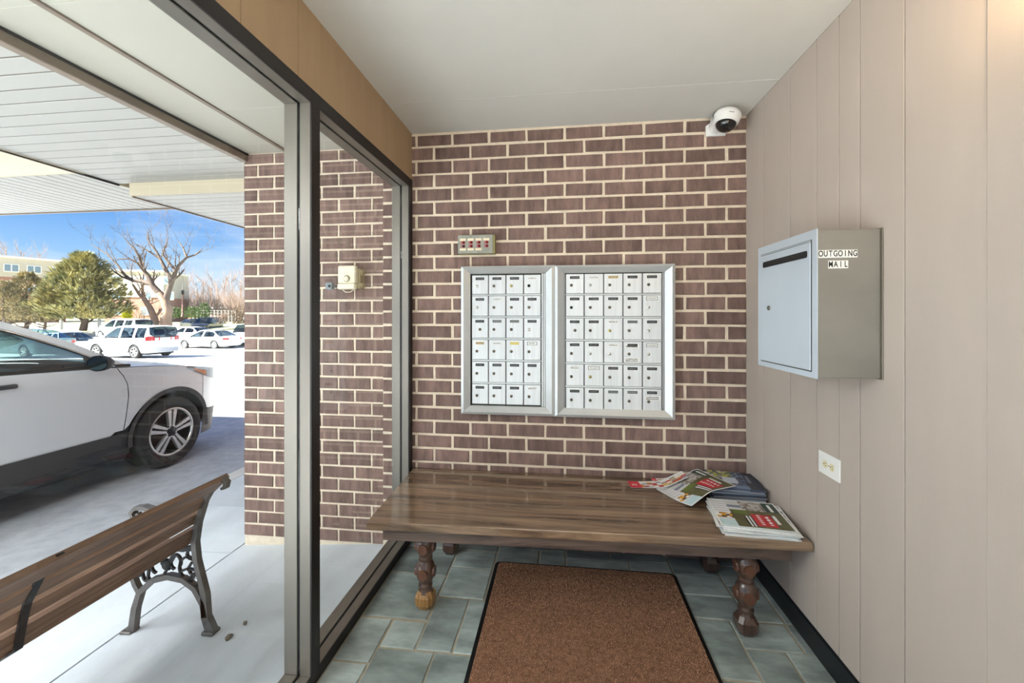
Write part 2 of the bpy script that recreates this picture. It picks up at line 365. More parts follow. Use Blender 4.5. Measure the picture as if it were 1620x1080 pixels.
# added unseen glass wall behind the viewer, letting daylight brighten the room
wn2 = struct(empty('added_rear_glazing', (.05, YR, 0)), 'added glass wall behind the viewer, letting in daylight')
def wpart2(m, name, mt):
    o = m.build(name, mt, None); o.parent = wn2; o.matrix_parent_inverse = Matrix.Translation((-.05, -YR, 0)); return o
for x in (XL, .03, XR-.05): wpart2(MB().cbox(x, x+.05, YR-.1, YR, 0, 2.15, .002), 'mullion', M_black)
wpart2(MB().cbox(XL, XR, YR-.1, YR, 2.10, 2.2, .002), 'head', M_black)
wpart2(MB().cbox(XL, XR, YR-.1, YR, -.02, .044, .002), 'sill', M_black)
wpart2(MB().box(XL-.1, XR+.1, YR-.1, YR, 2.2, ZC+.1), 'header', M_header)
for a_, b_ in ((XL+.05, .03), (.08, XR-.05)): wpart2(MB().box(a_-.004, b_+.004, YR-.053, YR-.05, .04, 2.11), 'glass_pane', M_glass)

# ------------------------------------------------------------------ outside: walk, drive, canopy
def gw(x):                                            # walk falls away from the building
    P = [(-3.3, -.2), (-2.07, -.17), (-.9, -.085)]
    for (a, za), (b, zb) in zip(P, P[1:]):
        if x <= b: return za+(zb-za)*(x-a)/(b-a)
    return -.085
wk = MB().box(-3.05, XO+.02, -8, 9, -.6, -.22).build('sidewalk', M_grout); struct(wk, 'concrete walk outside the window')
def slab(x0, x1, y0, y1):
    g = .005; MB().add([(x0+g, y0+g, -.4), (x1-g, y0+g, -.4), (x1-g, y1-g, -.4), (x0+g, y1-g, -.4), (x0+g, y0+g, gw(x0)), (x1-g, y0+g, gw(x1)), (x1-g, y1-g, gw(x1)), (x0+g, y1-g, gw(x0))],
                       [(0, 3, 2, 1), (4, 5, 6, 7), (0, 1, 5, 4), (1, 2, 6, 5), (2, 3, 7, 6), (3, 0, 4, 7)]).build('concrete_slab', M_conc, wk)
slab(-2.085, XO-.001, .3, YE+.02); slab(-2.085, XO-.001, -3, .3); slab(-2.085, XO-.001, -8, -3)
ys = [-8, -6, -4.5, -3, -1.5, -.2, 1.0, 2.38, 3.0, 4.2, 5.4, 6.6, 9]
for a, b in zip(ys, ys[1:]): slab(-3.05, -2.085, a, b)
kb = MB().cbox(-3.21, -3.055, -8, 9, -.5, -.195, .008).build('kerb', M_conc2); struct(kb, 'pale concrete kerb edging the walk')
# drive and parking lot: one sloping ground sheet
GP = [(-40, -.235), (6.2, -.235), (10, -.36), (16, -.64), (22, -.92), (28, -1.12), (34, -1.22), (42, -.9), (50, -.25), (62, .1), (110, .6), (200, 1.0)]
def gz(x, y):
    wd = -x*math.sin(PSI)+y*math.cos(PSI)
    for (a, za), (b, zb) in zip(GP, GP[1:]):
        if wd <= b:
            t = (wd-a)/(b-a); return za+(zb-za)*t
    return 1.
dv = MB().grid(lambda u, v: (-14+u*10.8, -10+v*15.8, -.235), 2, 2).build('driveway', M_asph); struct(dv, 'grey asphalt drive beside the kerb')
def lotP(u, v):
    wd = -12+222*(v**1.5); lat = -200+300*u
    x = lat*math.cos(PSI)-wd*math.sin(PSI); y = lat*math.sin(PSI)+wd*math.cos(PSI)
    return (x, y, gz(x, y)-.012)
lot = MB().grid(lotP, 40, 70, sm=False).build('parking_lot', M_lot); struct(lot, 'sunlit pale parking lot')

# canopy
ca = MB().box(-9.5, XO-.02, -2.2, 3.5, 2.76, 2.95).build('roof_canopy', M_fascia); struct(ca, 'canopy roof over the walk and drive')
MB().box(-3.28, XO-.02, 3.5, 9, 2.76, 2.95).build('roof_section', M_fascia, ca)
so = MB().box(-2.045, XO, -2.2, YE, 2.404, 2.5).build('soffit_inner', M_soffit); struct(so, 'flat cream soffit above the window')
ysp = [-2.2, -1.2, 0, 1.2, 1.93, YE]
for a, b in zip(ysp, ysp[1:]):
    MB().cbox(-1.745, XO+.02, a+.001, b-.001, 2.398, 2.41, .001).build('soffit_panel', M_soffit, so)
    MB().cbox(-2.04, -1.765, a+.0, b-.0, 2.398, 2.41, .001).build('soffit_panel', M_soffit, so)
struct(MB().cbox(-1.768, -1.742, -2.2, YE, 2.39, 2.402, .002).build('trim_1', M_beam), 'narrow brown soffit batten')
tb = MB().cbox(-2.085, -2.04, -2.2, YE-.002, 2.345, 2.404, .003).build('trim_2', M_beam); struct(tb, 'brown beam along the soffit edge')
MB().box(-2.0395, -2.036, -2.2, YE-.002, 2.385, 2.397).build('shadow_gap', M_gasket, tb)
def slats_y(parent, x0, x1, y0, y1, z, name='soffit_slat', p=.1015):      # boards running along X
    n = int(round((y1-y0)/p)); y = y0; c = .005
    me = MB().prism([(0.0055, .004), (.0065, 0), (p-.0065, 0), (p-.0055, .004)], 0, x0, x1).mesh(name, M_slat)
    for i in range(n): link(name, me, parent, (0, y0+i*p, z))
def slats_x(parent, x0, x1, y0, y1, z, name='soffit_slat', p=.1015):      # boards running along Y
    n = int(round((x1-x0)/p)); c = .005
    me = MB().prism([(0.0055, .004), (.0065, 0), (p-.0065, 0), (p-.0055, .004)], 1, y0, y1).mesh(name, M_slat)
    for i in range(n): link(name, me, parent, (x0+i*p, 0, z))
s1 = MB().box(-3.40, -2.08, -2.2, 2.80, 2.362, 2.76).build('soffit_outer', M_groove); struct(s1, 'white slatted soffit over the walk')
slats_y(s1, -3.40, -2.085, 2.80-.1015*49, 2.80, 2.358)
MB().box(-3.412, -3.4, -2.2, 2.80, 2.35, 2.76).build('fascia', M_fascia, s1)
MB().box(-3.413, -3.40, -2.2, 2.80, 2.344, 2.352).build('edge_strip', M_gasket, s1)
s2 = MB().box(-3.28, -1.95, 2.80, 9, 2.264, 2.76).build('soffit_lower', M_groove); struct(s2, 'lower white slatted soffit beyond the step')
slats_y(s2, -3.28, -1.95, 2.812, 9, 2.26)
MB().box(-3.30, -2.06, 2.788, 2.812, 2.262, 2.362).build('step_fascia', M_fascia, s2)
MB().box(-3.292, -3.28, 2.80, 9, 2.25, 2.76).build('fascia', M_beam, s2)
s3 = MB().box(-9.5, -3.415, 2.56, 3.48, 2.364, 2.76).build('soffit_drive', M_groove); struct(s3, 'slatted soffit at the far edge of the drive canopy')
slats_x(s3, -9.505, -3.415, 2.56, 3.48, 2.36, p=.1015)
MB().box(-9.5, -3.415, 2.545, 2.56, 2.358, 2.76).build('fascia', M_fascia, s3)
MB().box(-9.5, -3.415, 3.48, 3.5, 2.35, 2.8).build('far_fascia', M_beam, s3)
MB().box(-3.415, -3.40, 2.56, 3.48, 2.35, 2.76).build('side_fascia', M_fascia, s3)

# ------------------------------------------------------------------ mailboxes
M_mail = mat('mailbox_aluminium', srgb(218, 220, 221), .4, .35, var=.07, scale=2, stretch=(30, 1, 1.2))
M_mailf = mat('mailbox_frame', srgb(202, 204, 204), .35, .5, var=.05, scale=2, stretch=(3, 3, 3))
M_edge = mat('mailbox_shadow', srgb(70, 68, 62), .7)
M_lock = mat('lock_steel', srgb(120, 112, 100), .35, .8)
M_lockb = mat('lock_brass', srgb(190, 176, 110), .35, .8)
M_locks = mat('lock_chrome', srgb(222, 220, 212), .25, .7)
M_white = mat('white_paper', srgb(238, 237, 232), .6)
M_lblk = mat('label_black', srgb(18, 18, 20), .5)
M_lgry = mat('label_grey', srgb(96, 98, 96), .5)
M_lyel = mat('label_yellow', srgb(214, 196, 110), .5)
M_lcre = mat('label_cream', srgb(214, 190, 140), .5)
M_ink = mat('print_ink', srgb(60, 60, 66), .6)
M_inkw = mat('print_white', srgb(150, 150, 148), .6)
M_screw = mat('screw', srgb(150, 145, 135), .4, .8)
def scribble(m, x0, x1, z0, z1, y, r, mi=0, lines=1):
    hh = (z1-z0)/lines
    for k in range(lines):
        x = x0
        while x < x1-.001:
            wd = r.uniform(.0012, .004); m.box(x, min(x+wd, x1), y-.0003, y, z0+k*hh+hh*.2, z0+k*hh+hh*r.uniform(.6, .85), mi); x += wd+r.uniform(.0006, .0016)
LBL = {'k': M_lblk, 'g': M_lgry, 'w': M_white, 'y': M_lyel, 'c': M_lcre, 'o': M_white}
def mailbox(x0, x1, z0, z1, colsx, rowsz, lab, lock, label, fb=.052):
    root = empty('mailbox_unit', ((x0+x1)/2, YB, z0)); ox, oz = (x0+x1)/2, z0
    Pm = Matrix.Translation((-ox, -YB, -oz))
    def part(m, name, mt, par=root, inv=True):
        o = m.build(name, mt, None); o.parent = par
        o.matrix_parent_inverse = Pm if par is root else Matrix.Identity(4)
        return o
    # bevelled frame members, mitred, with a peaked section
    yf, yi = YB-.048, YB-.026
    i0, i1, j0, j1 = x0+fb, x1-fb, z0+fb*.9, z1-fb*.82
    def member(o_a, o_b, n_a, n_b, nm):
        # outer edge a-b, inner edge n_a-n_b ; raised near the outer third
        t = .3
        ra = tuple(o_a[k]+(n_a[k]-o_a[k])*t for k in (0, 1)); rb = tuple(o_b[k]+(n_b[k]-o_b[k])*t for k in (0, 1))
        V = [(o_a[0], YB-.002, o_a[1]), (o_b[0], YB-.002, o_b[1]), (o_a[0], yf+.006, o_a[1]), (o_b[0], yf+.006, o_b[1]), (ra[0], yf, ra[1]), (rb[0], yf, rb[1]), (n_a[0], yi, n_a[1]), (n_b[0], yi, n_b[1]), (n_a[0], YB-.002, n_a[1]), (n_b[0], YB-.002, n_b[1])]
        m = MB().add(V, [(0, 1, 3, 2), (2, 3, 5, 4), (4, 5, 7, 6), (6, 7, 9, 8), (8, 9, 1, 0), (0, 2, 4, 6, 8), (1, 9, 7, 5, 3)])
        part(m, nm, M_mailf)
    g = .0006
    member((x0, z1), (x1, z1), (i0, j1), (i1, j1), 'frame_rail'); member((x0, z0), (x1, z0), (i0, j0), (i1, j0), 'frame_rail')
    member((x0, z0+g), (x0, z1-g), (i0, j0+g), (i0, j1-g), 'frame_stile'); member((x1, z0+g), (x1, z1-g), (i1, j0+g), (i1, j1-g), 'frame_stile')
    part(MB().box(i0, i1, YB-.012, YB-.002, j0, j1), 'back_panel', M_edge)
    # flat side strips beside the door grid
    for a, b in ((i0+.002, colsx[0]-.003), (colsx[-1]+.003, i1-.002)):
        mid = (a+b)/2
        part(MB().cbox(a, mid-.001, YB-.027, YB-.012, j0+.002, j1-.002, .001), 'side_strip', M_mailf); part(MB().cbox(mid+.001, b, YB-.024, YB-.012, j0+.002, j1-.002, .001), 'side_strip', M_mailf)
    for r in range(1, len(rowsz)-1):
        part(MB().cbox(colsx[0], colsx[-1], YB-.021, YB-.012, rowsz[r]-.0045, rowsz[r]+.0045, .001), 'shelf_bar', M_mailf)
    rr = random.Random(3)
    for r in range(len(rowsz)-1):
        for c in range(len(colsx)-1):
            a, b, zt, zb = colsx[c]+.0028, colsx[c+1]-.0028, rowsz[r]-.006, rowsz[r+1]+.006
            special = (r == 2 and c == 0)
            d = part(MB().cbox(a, b, YB-.026-(.003 if special else 0), YB-.012, zb, zt, .0012), 'door', M_mail)
            yd = YB-.026-(.003 if special else 0)
            k = lock[r][c]; lm = {'d': M_lock, 'b': M_lockb, 's': M_locks, 'h': M_gasket}[k]
            lx, lz = a+(b-a)*(.5 if special else .3), zb+(zt-zb)*.42
            lk = MB().lathe([(0, -.0065), (.0062, -.0065), (.0085, -.004), (.0085, .0)], 12, (lx, yd, lz), 'Y')
            lo = lk.build('lock', lm, None); lo.parent = d; lo.matrix_parent_inverse = Matrix.Identity(4)
            kh = MB().box(lx-.0011, lx+.0011, yd-.0068, yd-.0064, lz-.004, lz+.003); kh.box(lx-.004, lx+.004, yd-.0067, yd-.0064, lz-.0008, lz+.0008)
            ko = kh.build('keyhole', M_gasket, None); ko.parent = d; ko.matrix_parent_inverse = Matrix.Identity(4)
            t = lab[r][c]; la, lb = a+(b-a)*.22, a+(b-a)*.76; lt, lbm = zt-.012, zt-.027
            m = MB().box(la, lb, yd-.0012, yd, lbm, lt, 0)
            if t in 'kg': scribble(m, la+.006, lb-.006, lbm+.0045, lt-.0045, yd-.0012, rr, 1)
            elif t == 'o':
                m.box(la-.003, lb+.003, yd-.0006, yd, lbm-.002, lt+.002, 2); scribble(m, la+.008, lb-.008, lbm+.004, lt-.004, yd-.0012, rr, 1)
            elif t in 'wc': scribble(m, la+.003, lb-.002, lbm+.002, lt-.002, yd-.0012, rr, 1, 2)
            no = m.build('name_plate', [LBL[t], M_inkw if t in 'kg' else M_ink, M_edge], None); no.parent = d; no.matrix_parent_inverse = Matrix.Identity(4)
    return tag(root, label, 'mailbox')
XS_L = [-.5162, -.4149, -.3116, -.2084, -.1077]; ZS = [1.578, 1.458, 1.331, 1.204, 1.078, .947, .820]
A_, B_ = -.5793, -.0375
lab = ['kkkw', 'kwkk', 'kggk', 'cwyo', 'kkkk', 'kkkw']; lk_ = ['sdbh', 'sddd', 'ddds', 'dddd', 'dddd', 'dddd']
mbl = mailbox(-.578, -.0375, .769, 1.624, [-.519, -.4195, -.3175, -.2155, -.115], ZS, lab, lk_, 'aluminium wall mailbox unit with four columns of doors, left one')
lab = ['kwckk', 'kkkko', 'kkwgk', 'kkwko', 'wokkk', 'kkggk']; lk_ = ['dsddd', 'hddds', 'ddbds', 'dssds', 'dbddd', 'ddddd']
mbr = mailbox(-.0365, .618, .768, 1.622, [.024, .128, .236, .342, .447, .552], [1.579, 1.458, 1.329, 1.199, 1.069, .937, .806], lab, lk_, 'aluminium wall mailbox unit with five columns of doors, right one')
# handwritten notes on two doors of the right unit
for (xa, xb, za, zb) in ((.352, .430, 1.157, 1.176), (.350, .432, 1.072+.006, 1.105), (.460, .545, .868, .893)):
    yd = YB-.0263; m = MB().box(xa, xb, yd-.0005, yd, za, zb); scribble(m, xa+.006, xb-.01, za+.003, zb-.003, yd-.0006, rnd, 1, 2)
    o = m.build('paper_note', [M_white, M_ink], None); o.parent = mbr; o.matrix_parent_inverse = Matrix.Translation((-(-.0365+.618)/2, -YB, -.768))

# ------------------------------------------------------------------ call button panel
M_brass = mat('panel_brass', srgb(150, 140, 96), .4, .6, var=.15, scale=9)
M_steelp = mat('panel_steel', srgb(160, 160, 148), .4, .6, var=.1, scale=20)
M_red = mat('red_lamp', srgb(120, 16, 22), .25)
M_cream = mat('cream_button', srgb(240, 225, 196), .5)
sp = empty('call_panel', (-.49, YB, 1.75))
MB().cbox(-.108, .112, -.034, -.001, -.055, .058, .003).build('back_box', M_brass, sp)
MB().cbox(-.108, .098, -.038, -.034, -.052, .056, .0015).build('face_plate', M_steelp, sp)
for i, x in enumerate((-.078, -.032, .014, .06)):
    MB().cbox(x-.018, x+.018, -.0405, -.038, .022, .036, .0008).build('name_strip', M_cream, sp); MB().cbox(x-.018, x+.018, -.0405, -.038, -.034, -.021, .0008).build('name_strip', M_cream if i < 3 else M_steelp, sp)
    for j, z in enumerate((.012, -.009)):
        mt = M_red if not (i == 0 and j == 1) else M_gasket
        MB().cbox(x-.013, x+.013, -.0395, -.038, z-.0095, z+.0095, .0006).build('button_recess', mat('button_rose', srgb(168, 110, 108), .5), sp)
        MB().lathe([(0, -.046), (.0065, -.0445), (.0075, -.041), (.0075, -.038)], 12, (x+.004, 0, z), 'Y').build('red_button' if mt is M_red else 'button_hole', mt, sp)
    for z in (.045, -.043): MB().lathe([(0, -.0395), (.003, -.039), (.0032, -.038)], 8, (x, 0, z), 'Y').build('screw', M_screw, sp)
tag(sp, 'small metal call panel with red buttons above the mailboxes', 'call panel')
br = empty('wall_bracket', (.63, YB, 1.5615))
MB().cbox(-.009, .009, -.004, .0, -.028, .028, .001).build('plate', M_lock, br)
for z in (-.012, .014): MB().lathe([(0, -.0055), (.003, -.005), (.003, -.004)], 8, (0, 0, z), 'Y').build('screw', M_gasket, br)
tag(br, 'tiny steel bracket on the bricks right of the mailboxes', 'bracket')

# ------------------------------------------------------------------ outgoing mail box
M_obox = mat('grey_enamel', srgb(196, 205, 214), .35, .25, var=.03, scale=3)
M_obox2 = mat('grey_steel_side', srgb(150, 146, 139), .42, .5, var=.08, scale=3, stretch=(1, 1, 2))
ob = empty('outgoing_mail_box', (XR-.004, 1.62, 1.138))
def op(m, name, mt, par=None):
    o = m.build(name, mt, None); o.parent = par or ob
    o.matrix_parent_inverse = Matrix.Identity(4) if par else Matrix.Translation((-(XR-.004), -1.62, -1.138)); return o
op(MB().cbox(.8168, XR-.001, 1.425, 1.812, 1.138, 1.611, .002), 'body', M_obox2)
op(MB().cbox(XR-.004, XR-.0005, 1.415, 1.822, 1.135, 1.613, .001), 'wall_flange', M_lock)
fo = op(MB().prism([(1.4235, 1.134), (1.8165, 1.134), (1.8165, 1.6155), (1.4235, 1.6155)], 0, .812, .8165), 'front_frame', M_obox)
op(MB().box(.8105, .813, 1.448, 1.789, 1.153, 1.585), 'door_gap', M_edge)
do = op(MB().cbox(.8085, .813, 1.4515, 1.7855, 1.157, 1.5775, .001), 'door', M_obox)
op(MB().cbox(.8085, .813, 1.4515, 1.7855, 1.5795, 1.583, .0008), 'top_bead', M_obox, do)
sl = [(1.467, 1.5325), (1.467+.006, 1.529), (1.761, 1.529), (1.767, 1.5325), (1.767, 1.549), (1.761, 1.552), (1.473, 1.552), (1.467, 1.549)]
op(MB().prism(sl, 0, .8075, .8125), 'mail_slot', M_gasket, do)
op(MB().lathe([(0, .8035), (.007, .8040), (.0095, .807), (.0095, .8085)], 14, (0, 1.7205, 1.367), 'X'), 'lock', M_lock, do)
def tiles(word, xs, z):
    wd = (xs[1]-xs[0])/len(word)
    for i, ch in enumerate(word):
        x = xs[0]+wd*(i+.5)
        t = op(MB().box(x-wd*.47, x+wd*.47, 1.4243, 1.4252, z-.0125, z+.0125), 'letter_tile', M_white)
        me = text_mesh(ch, .024); me.materials.clear(); me.materials.append(M_lblk)
        l = link('letter', me, None); l.parent = t
        l.location = (x, 1.4240, z); l.rotation_euler = (PI/2, 0, 0); l.scale = (.72, 1.1, 1)
tiles('OUTGOING', (.818, .933), 1.534); tiles('MAIL', (.847, .906), 1.500)
tag(ob, 'grey metal outgoing mail box on the beige board wall', 'mailbox')

# ------------------------------------------------------------------ outlet
ot = empty('power_outlet', (XR, 1.674, .773))
MB().cbox(-.005, -.0003, -.062, .062, -.042, .042, .002).build('cover_plate', M_white, ot)
for s in (-1, 1):
    y0 = s*.0195
    f = MB().prism([(y0+.0135*math.cos(a)*1.0, max(-.0135, min(.0135, .0168*math.sin(a)))) for a in [2*PI*k/16 for k in range(16)]], 0, -.0068, -.0045).build('socket', mat('ivory_socket', srgb(232, 222, 184), .4), ot)
    for (dy, dz, hy, hz) in ((-.004, .005, .0032, .0011), (-.004, -.005, .0026, .0011), (.006, 0, .002, .002)):
        MB().box(-.0071, -.0067, y0+dy-hy, y0+dy+hy, dz-hz, dz+hz).build('slot', M_gasket, f)
MB().lathe([(0, -.0065), (.0025, -.006), (.0028, -.005)], 8, (0, 0, 0), 'X').build('screw', M_screw, ot)
tag(ot, 'white double power outlet set sideways in the board wall', 'outlet')

# ------------------------------------------------------------------ dome camera
M_cwhite = mat('camera_white', srgb(236, 234, 230), .35)
dc = empty('security_camera', (.84, YB, 2.35))
MB().prism([(-.052, -.028), (.05, -.028), (.05, .05), (-.02, .05), (-.052, .028)], 1, -.012, -.0005).build('wall_plate', M_cwhite, dc)
def armP(u, v):
    a = 2*PI*v; y = -.01-u*.10; r = .034+.022*u; zc = .012+.020*math.sin(u*PI/2); xc = -.002+.012*u
    return (xc+r*math.cos(a)*1.12, y, zc+r*math.sin(a)*(.95-.1*u))
MB().grid(armP, 8, 20).build('arm', M_cwhite, dc)
tilt = Matrix.Translation((.020, -.108, .020)) @ Matrix.Rotation(math.radians(-8), 4, 'X') @ Matrix.Rotation(math.radians(12), 4, 'Y')
def tilted(o): o.matrix_local = tilt; return o
tilted(MB().lathe([(0, .032), (.045, .031), (.062, .024), (.0675, .012), (.067, .0), (.064, -.004), (.062, -.018), (.058, -.028), (.053, -.033), (.050, -.033)], 28).build('housing', M_cwhite, dc))
dome = tilted(MB().lathe([(.050*math.cos(a), -.032-.040*math.sin(a)) for a in [PI/2*k/9 for k in range(10)]], 26).build('dome', mat('smoked_dome', srgb(14, 14, 16), .06, spec=.8), dc))
tilted(MB().lathe([(.0505, -.031), (.0545, -.034), (.0505, -.036)], 26).build('dome_ring', M_cwhite, dc))
m = MB(); m.box(-.012, .012, -.0668, -.0655, -.0085, -.0065); tilted(m.build('marking', M_ink, dc))
tag(dc, 'white dome security camera in the upper wall corner', 'security camera')

# ------------------------------------------------------------------ indoor bench
W_top = wood('walnut_top', srgb(60, 45, 35), srgb(158, 130, 104), 0, 1.2, .17, .03, .7, 11.)
W_apr = wood('walnut_apron', srgb(52, 40, 36), srgb(116, 96, 84), 0, 2.2, .4, .35, .1, 8.)
W_leg = wood('walnut_leg', srgb(48, 32, 26), srgb(104, 78, 64), 2, 3., .3, .1, .4, 10.)
M_disc = mat('cut_wood_face', srgb(98, 64, 48), .35, var=.25, scale=30)
M_foot = wood('worn_foot', srgb(120, 82, 42), srgb(184, 142, 86), 2, 3., .5, .15, 0, 12.)
bn = empty('wooden_bench', (.08, 2.0, 0))
ZT = .433
def bp_(m, name, mt, par=None):
    o = m.build(name, mt, None); o.parent = par or bn; o.matrix_parent_inverse = Matrix.Identity(4) if par else Matrix.Translation((-.08, -2.0, 0)); return o
c = .004
fr = lambda x: 1.715+(x+.845)/(1.845)*.05
def top_poly(i): return [(-.85+i, fr(-.85)+i), (.994-i, fr(.994)+i), (.994-i, 2.370-i), (-.874+i, 2.370-i)]
m = MB(); lv = [(0.002, ZT-.036), (0, ZT-.032), (0, ZT-c), (c*.8, ZT)]
for i, z in lv: m.v += [(p[0], p[1], z) for p in top_poly(i)]
for k in range(3):
    for j in range(4): m.f.append([k*4+j, k*4+(j+1) % 4, (k+1)*4+(j+1) % 4, (k+1)*4+j]); m.mi.append(0); m.smooth.append(False)
m.f += [[3, 2, 1, 0], [12, 13, 14, 15]]; m.mi += [0, 0]; m.smooth += [False, False]
bp_(m, 'top', W_top)
za, zb_ = ZT-.088, ZT-.036
fa = lambda x: fr(x)+.022
bp_(MB().add([(-.785, fa(-.785), za), (.925, fa(.925), za), (.925, fa(.925)+.03, za), (-.785, fa(-.785)+.03, za), (-.785, fa(-.785), zb_), (.925, fa(.925), zb_), (.925, fa(.925)+.03, zb_), (-.785, fa(-.785)+.03, zb_)],
             [(0, 3, 2, 1), (4, 5, 6, 7), (0, 1, 5, 4), (1, 2, 6, 5), (2, 3, 7, 6), (3, 0, 4, 7)]), 'apron', W_apr)
bp_(MB().cbox(-.785, .925, 2.30, 2.33, za, zb_, .003), 'apron', W_apr)
for x in (-.785, .895): bp_(MB().cbox(x, x+.03, fa(x)+.0305, 2.2995, za, zb_, .003), 'end_apron', W_apr)
prof = [(.027, .345), (.030, .338), (.026, .330), (.034, .322), (.041, .305), (.043, .285), (.041, .262), (.033, .243), (.029, .238), (.032, .232), (.032, .222), (.027, .217), (.031, .210), (.038, .198), (.0435, .175), (.043, .155), (.038, .133), (.029, .118), (.028, .112),
        (.032, .106), (.032, .098), (.027, .092), (.031, .086), (.031, .078), (.036, .070)]
def leg(x, y, worn, dz=0):
    l = bp_(MB().lathe(prof, 24, (x, y, 0)), 'leg', W_leg)
    for zc, rr_ in ((.28, .0245), (.164, .0255)):
        for k in range(4):
            a = k*PI/2; d = Vector((math.sin(a), -math.cos(a), 0)); o = Vector((x, y, zc)); u = Vector((math.cos(a), math.sin(a), 0))
            V = [o+d*.0455+(u*math.cos(t)+Vector((0, 0, 1))*math.sin(t)*1.08)*rr_*.86 for t in [2*PI*q/16 for q in range(16)]]; V2 = [o+d*.030+(u*math.cos(t)+Vector((0, 0, 1))*math.sin(t)*1.08)*(rr_) for t in [2*PI*q/16 for q in range(16)]]
            bp_(MB().add(V+V2, [list(range(16))]+[(i, (i+1) % 16, (i+1) % 16+16, i+16) for i in range(16)]), 'cut_face', M_disc, l)
    r = .041
    ring = lambda r_, cc, z: [(x+sx*a_, y+sy*b_, z) for sx, sy, a_, b_ in ((-1, -1, r_, r_-cc), (-1, -1, r_-cc, r_), (1, -1, r_-cc, r_), (1, -1, r_, r_-cc), (1, 1, r_, r_-cc), (1, 1, r_-cc, r_), (-1, 1, r_-cc, r_), (-1, 1, r_, r_-cc))]
    V = ring(.03, .014, 0)+ring(.041, .014, .022)+ring(.041, .014, .055)+ring(.03, .014, .078)
    fs = [[7, 6, 5, 4, 3, 2, 1, 0], list(range(24, 32))]+[(k*8+j, k*8+(j+1) % 8, (k+1)*8+(j+1) % 8, (k+1)*8+j) for k in range(3) for j in range(8)]
    bp_(MB().add(V, fs), 'foot_block', M_foot if worn else W_leg, l)
leg(-.622, 1.835, True); leg(.775, 1.845, False); leg(-.622, 2.27, False); leg(.775, 2.27, False)
tag(bn, 'long dark walnut bench with bobbin turned legs under the mailboxes', 'bench')

# ------------------------------------------------------------------ door mat
mt_ = empty('door_mat', (.115, 1.5, 0))
def rrect(x0, x1, y0, y1, r, n=6):
    P = []
    for cxx, cyy, a0 in ((x1-r, y1-r, 0), (x0+r, y1-r, PI/2), (x0+r, y0+r, PI), (x1-r, y0+r, 1.5*PI)):
        P += [(cxx+r*math.cos(a0+PI/2*k/n), cyy+r*math.sin(a0+PI/2*k/n)) for k in range(n+1)]
    return P
mo = lambda P: [(p[0]-.115, p[1]-1.5) for p in P]
MB().prism(mo(rrect(-.352, .582, .75, 2.205, .03)), 2, .0013, .0065).build('rubber_border', M_gasket, mt_)
M_pile = mat('brown_carpet', srgb(148, 110, 86), .95, var=.3, scale=55, bump=1., bscale=260, spec=.1, detail=8)
MB().prism(mo(rrect(-.334, .565, .768, 2.188, .022)), 2, .0065, .012).build('carpet', M_pile, mt_)
m = MB(); rp = random.Random(5)
for _ in range(26000):
    x, y = rp.uniform(-.332, .563)-.115, rp.uniform(1.42, 2.186)-1.5; a = rp.uniform(0, 2*PI); h = rp.uniform(.003, .007); b = .0016
    dx, dy = math.cos(a)*b, math.sin(a)*b; lx, ly = rp.uniform(-.003, .003), rp.uniform(-.003, .003)
    m.add([(x-dx, y-dy, .0115), (x+dx, y+dy, .0115), (x+lx, y+ly, .012+h)], [(0, 1, 2)])
pl = m.build('pile', mat('brown_pile', srgb(176, 136, 110), .9, var=.35, scale=70, spec=.1), mt_, fixn=False); pl['kind'] = 'stuff'
tag(mt_, 'brown carpet door mat with black rubber edge on the slate', 'door mat')

# ------------------------------------------------------------------ papers on the bench
M_print = attrmat('printed_paper', .42)
def paper(name, cx_, cy_, z, rz, wd, dp, paint, bend=None, thick=.0016, nu=44, nv=34, stack=None):
    """one sheet or folded paper; paint(u,v)->rgb ; bend(x,y)->dz, local x along its width"""
    m = MB(); bend = bend or (lambda x, y: 0)
    top = lambda u, v: ((u-.5)*wd, (v-.5)*dp, bend((u-.5)*wd, (v-.5)*dp)+thick)
    bot = lambda u, v: ((u-.5)*wd, (v-.5)*dp, bend((u-.5)*wd, (v-.5)*dp))
    m.grid(top, nu, nv, 0, False); n1 = nu*nv; m.grid(bot, nu, nv, 0, False, True)
    K = (nu+1)*(nv+1)
    idx = lambda i, j: i*(nv+1)+j
    for i in range(nu):
        m.f += [[idx(i, 0), K+idx(i, 0), K+idx(i+1, 0), idx(i+1, 0)], [idx(i, nv), idx(i+1, nv), K+idx(i+1, nv), K+idx(i, nv)]]
    for j in range(nv):
        m.f += [[idx(0, j), idx(0, j+1), K+idx(0, j+1), K+idx(0, j)], [idx(nu, j), K+idx(nu, j), K+idx(nu, j+1), idx(nu, j+1)]]
    e = 2*(nu+nv); m.mi += [0]*e; m.smooth += [False]*e
    o = m.build(name, M_print, None, (cx_, cy_, z), (0, 0, rz), fixn=False)
    at_ = o.data.attributes.new('print', 'FLOAT_COLOR', 'CORNER'); cols = []
    for i in range(nu):
        for j in range(nv):
            cc = (*paint((i+.5)/nu, (j+.5)/nv), 1); cols += [cc]*4
    edge = (*srgb(228, 228, 226), 1)
    cols += [edge]*(4*n1)
    for k in range(e): cols += [(*srgb(*EDGE), 1)]*4
    at_.data.foreach_set('color', [q for cc in cols for q in cc])
    return o
EDGE = (222, 222, 220)
def noise_pick(u, v, k, pal):
    r = random.Random(int(u*k)*7919+int(v*k)*104729); return r.choice(pal)
Wp, GR, DG, RD = srgb(236, 236, 234), srgb(98, 96, 62), srgb(40, 66, 58), srgb(200, 40, 52)
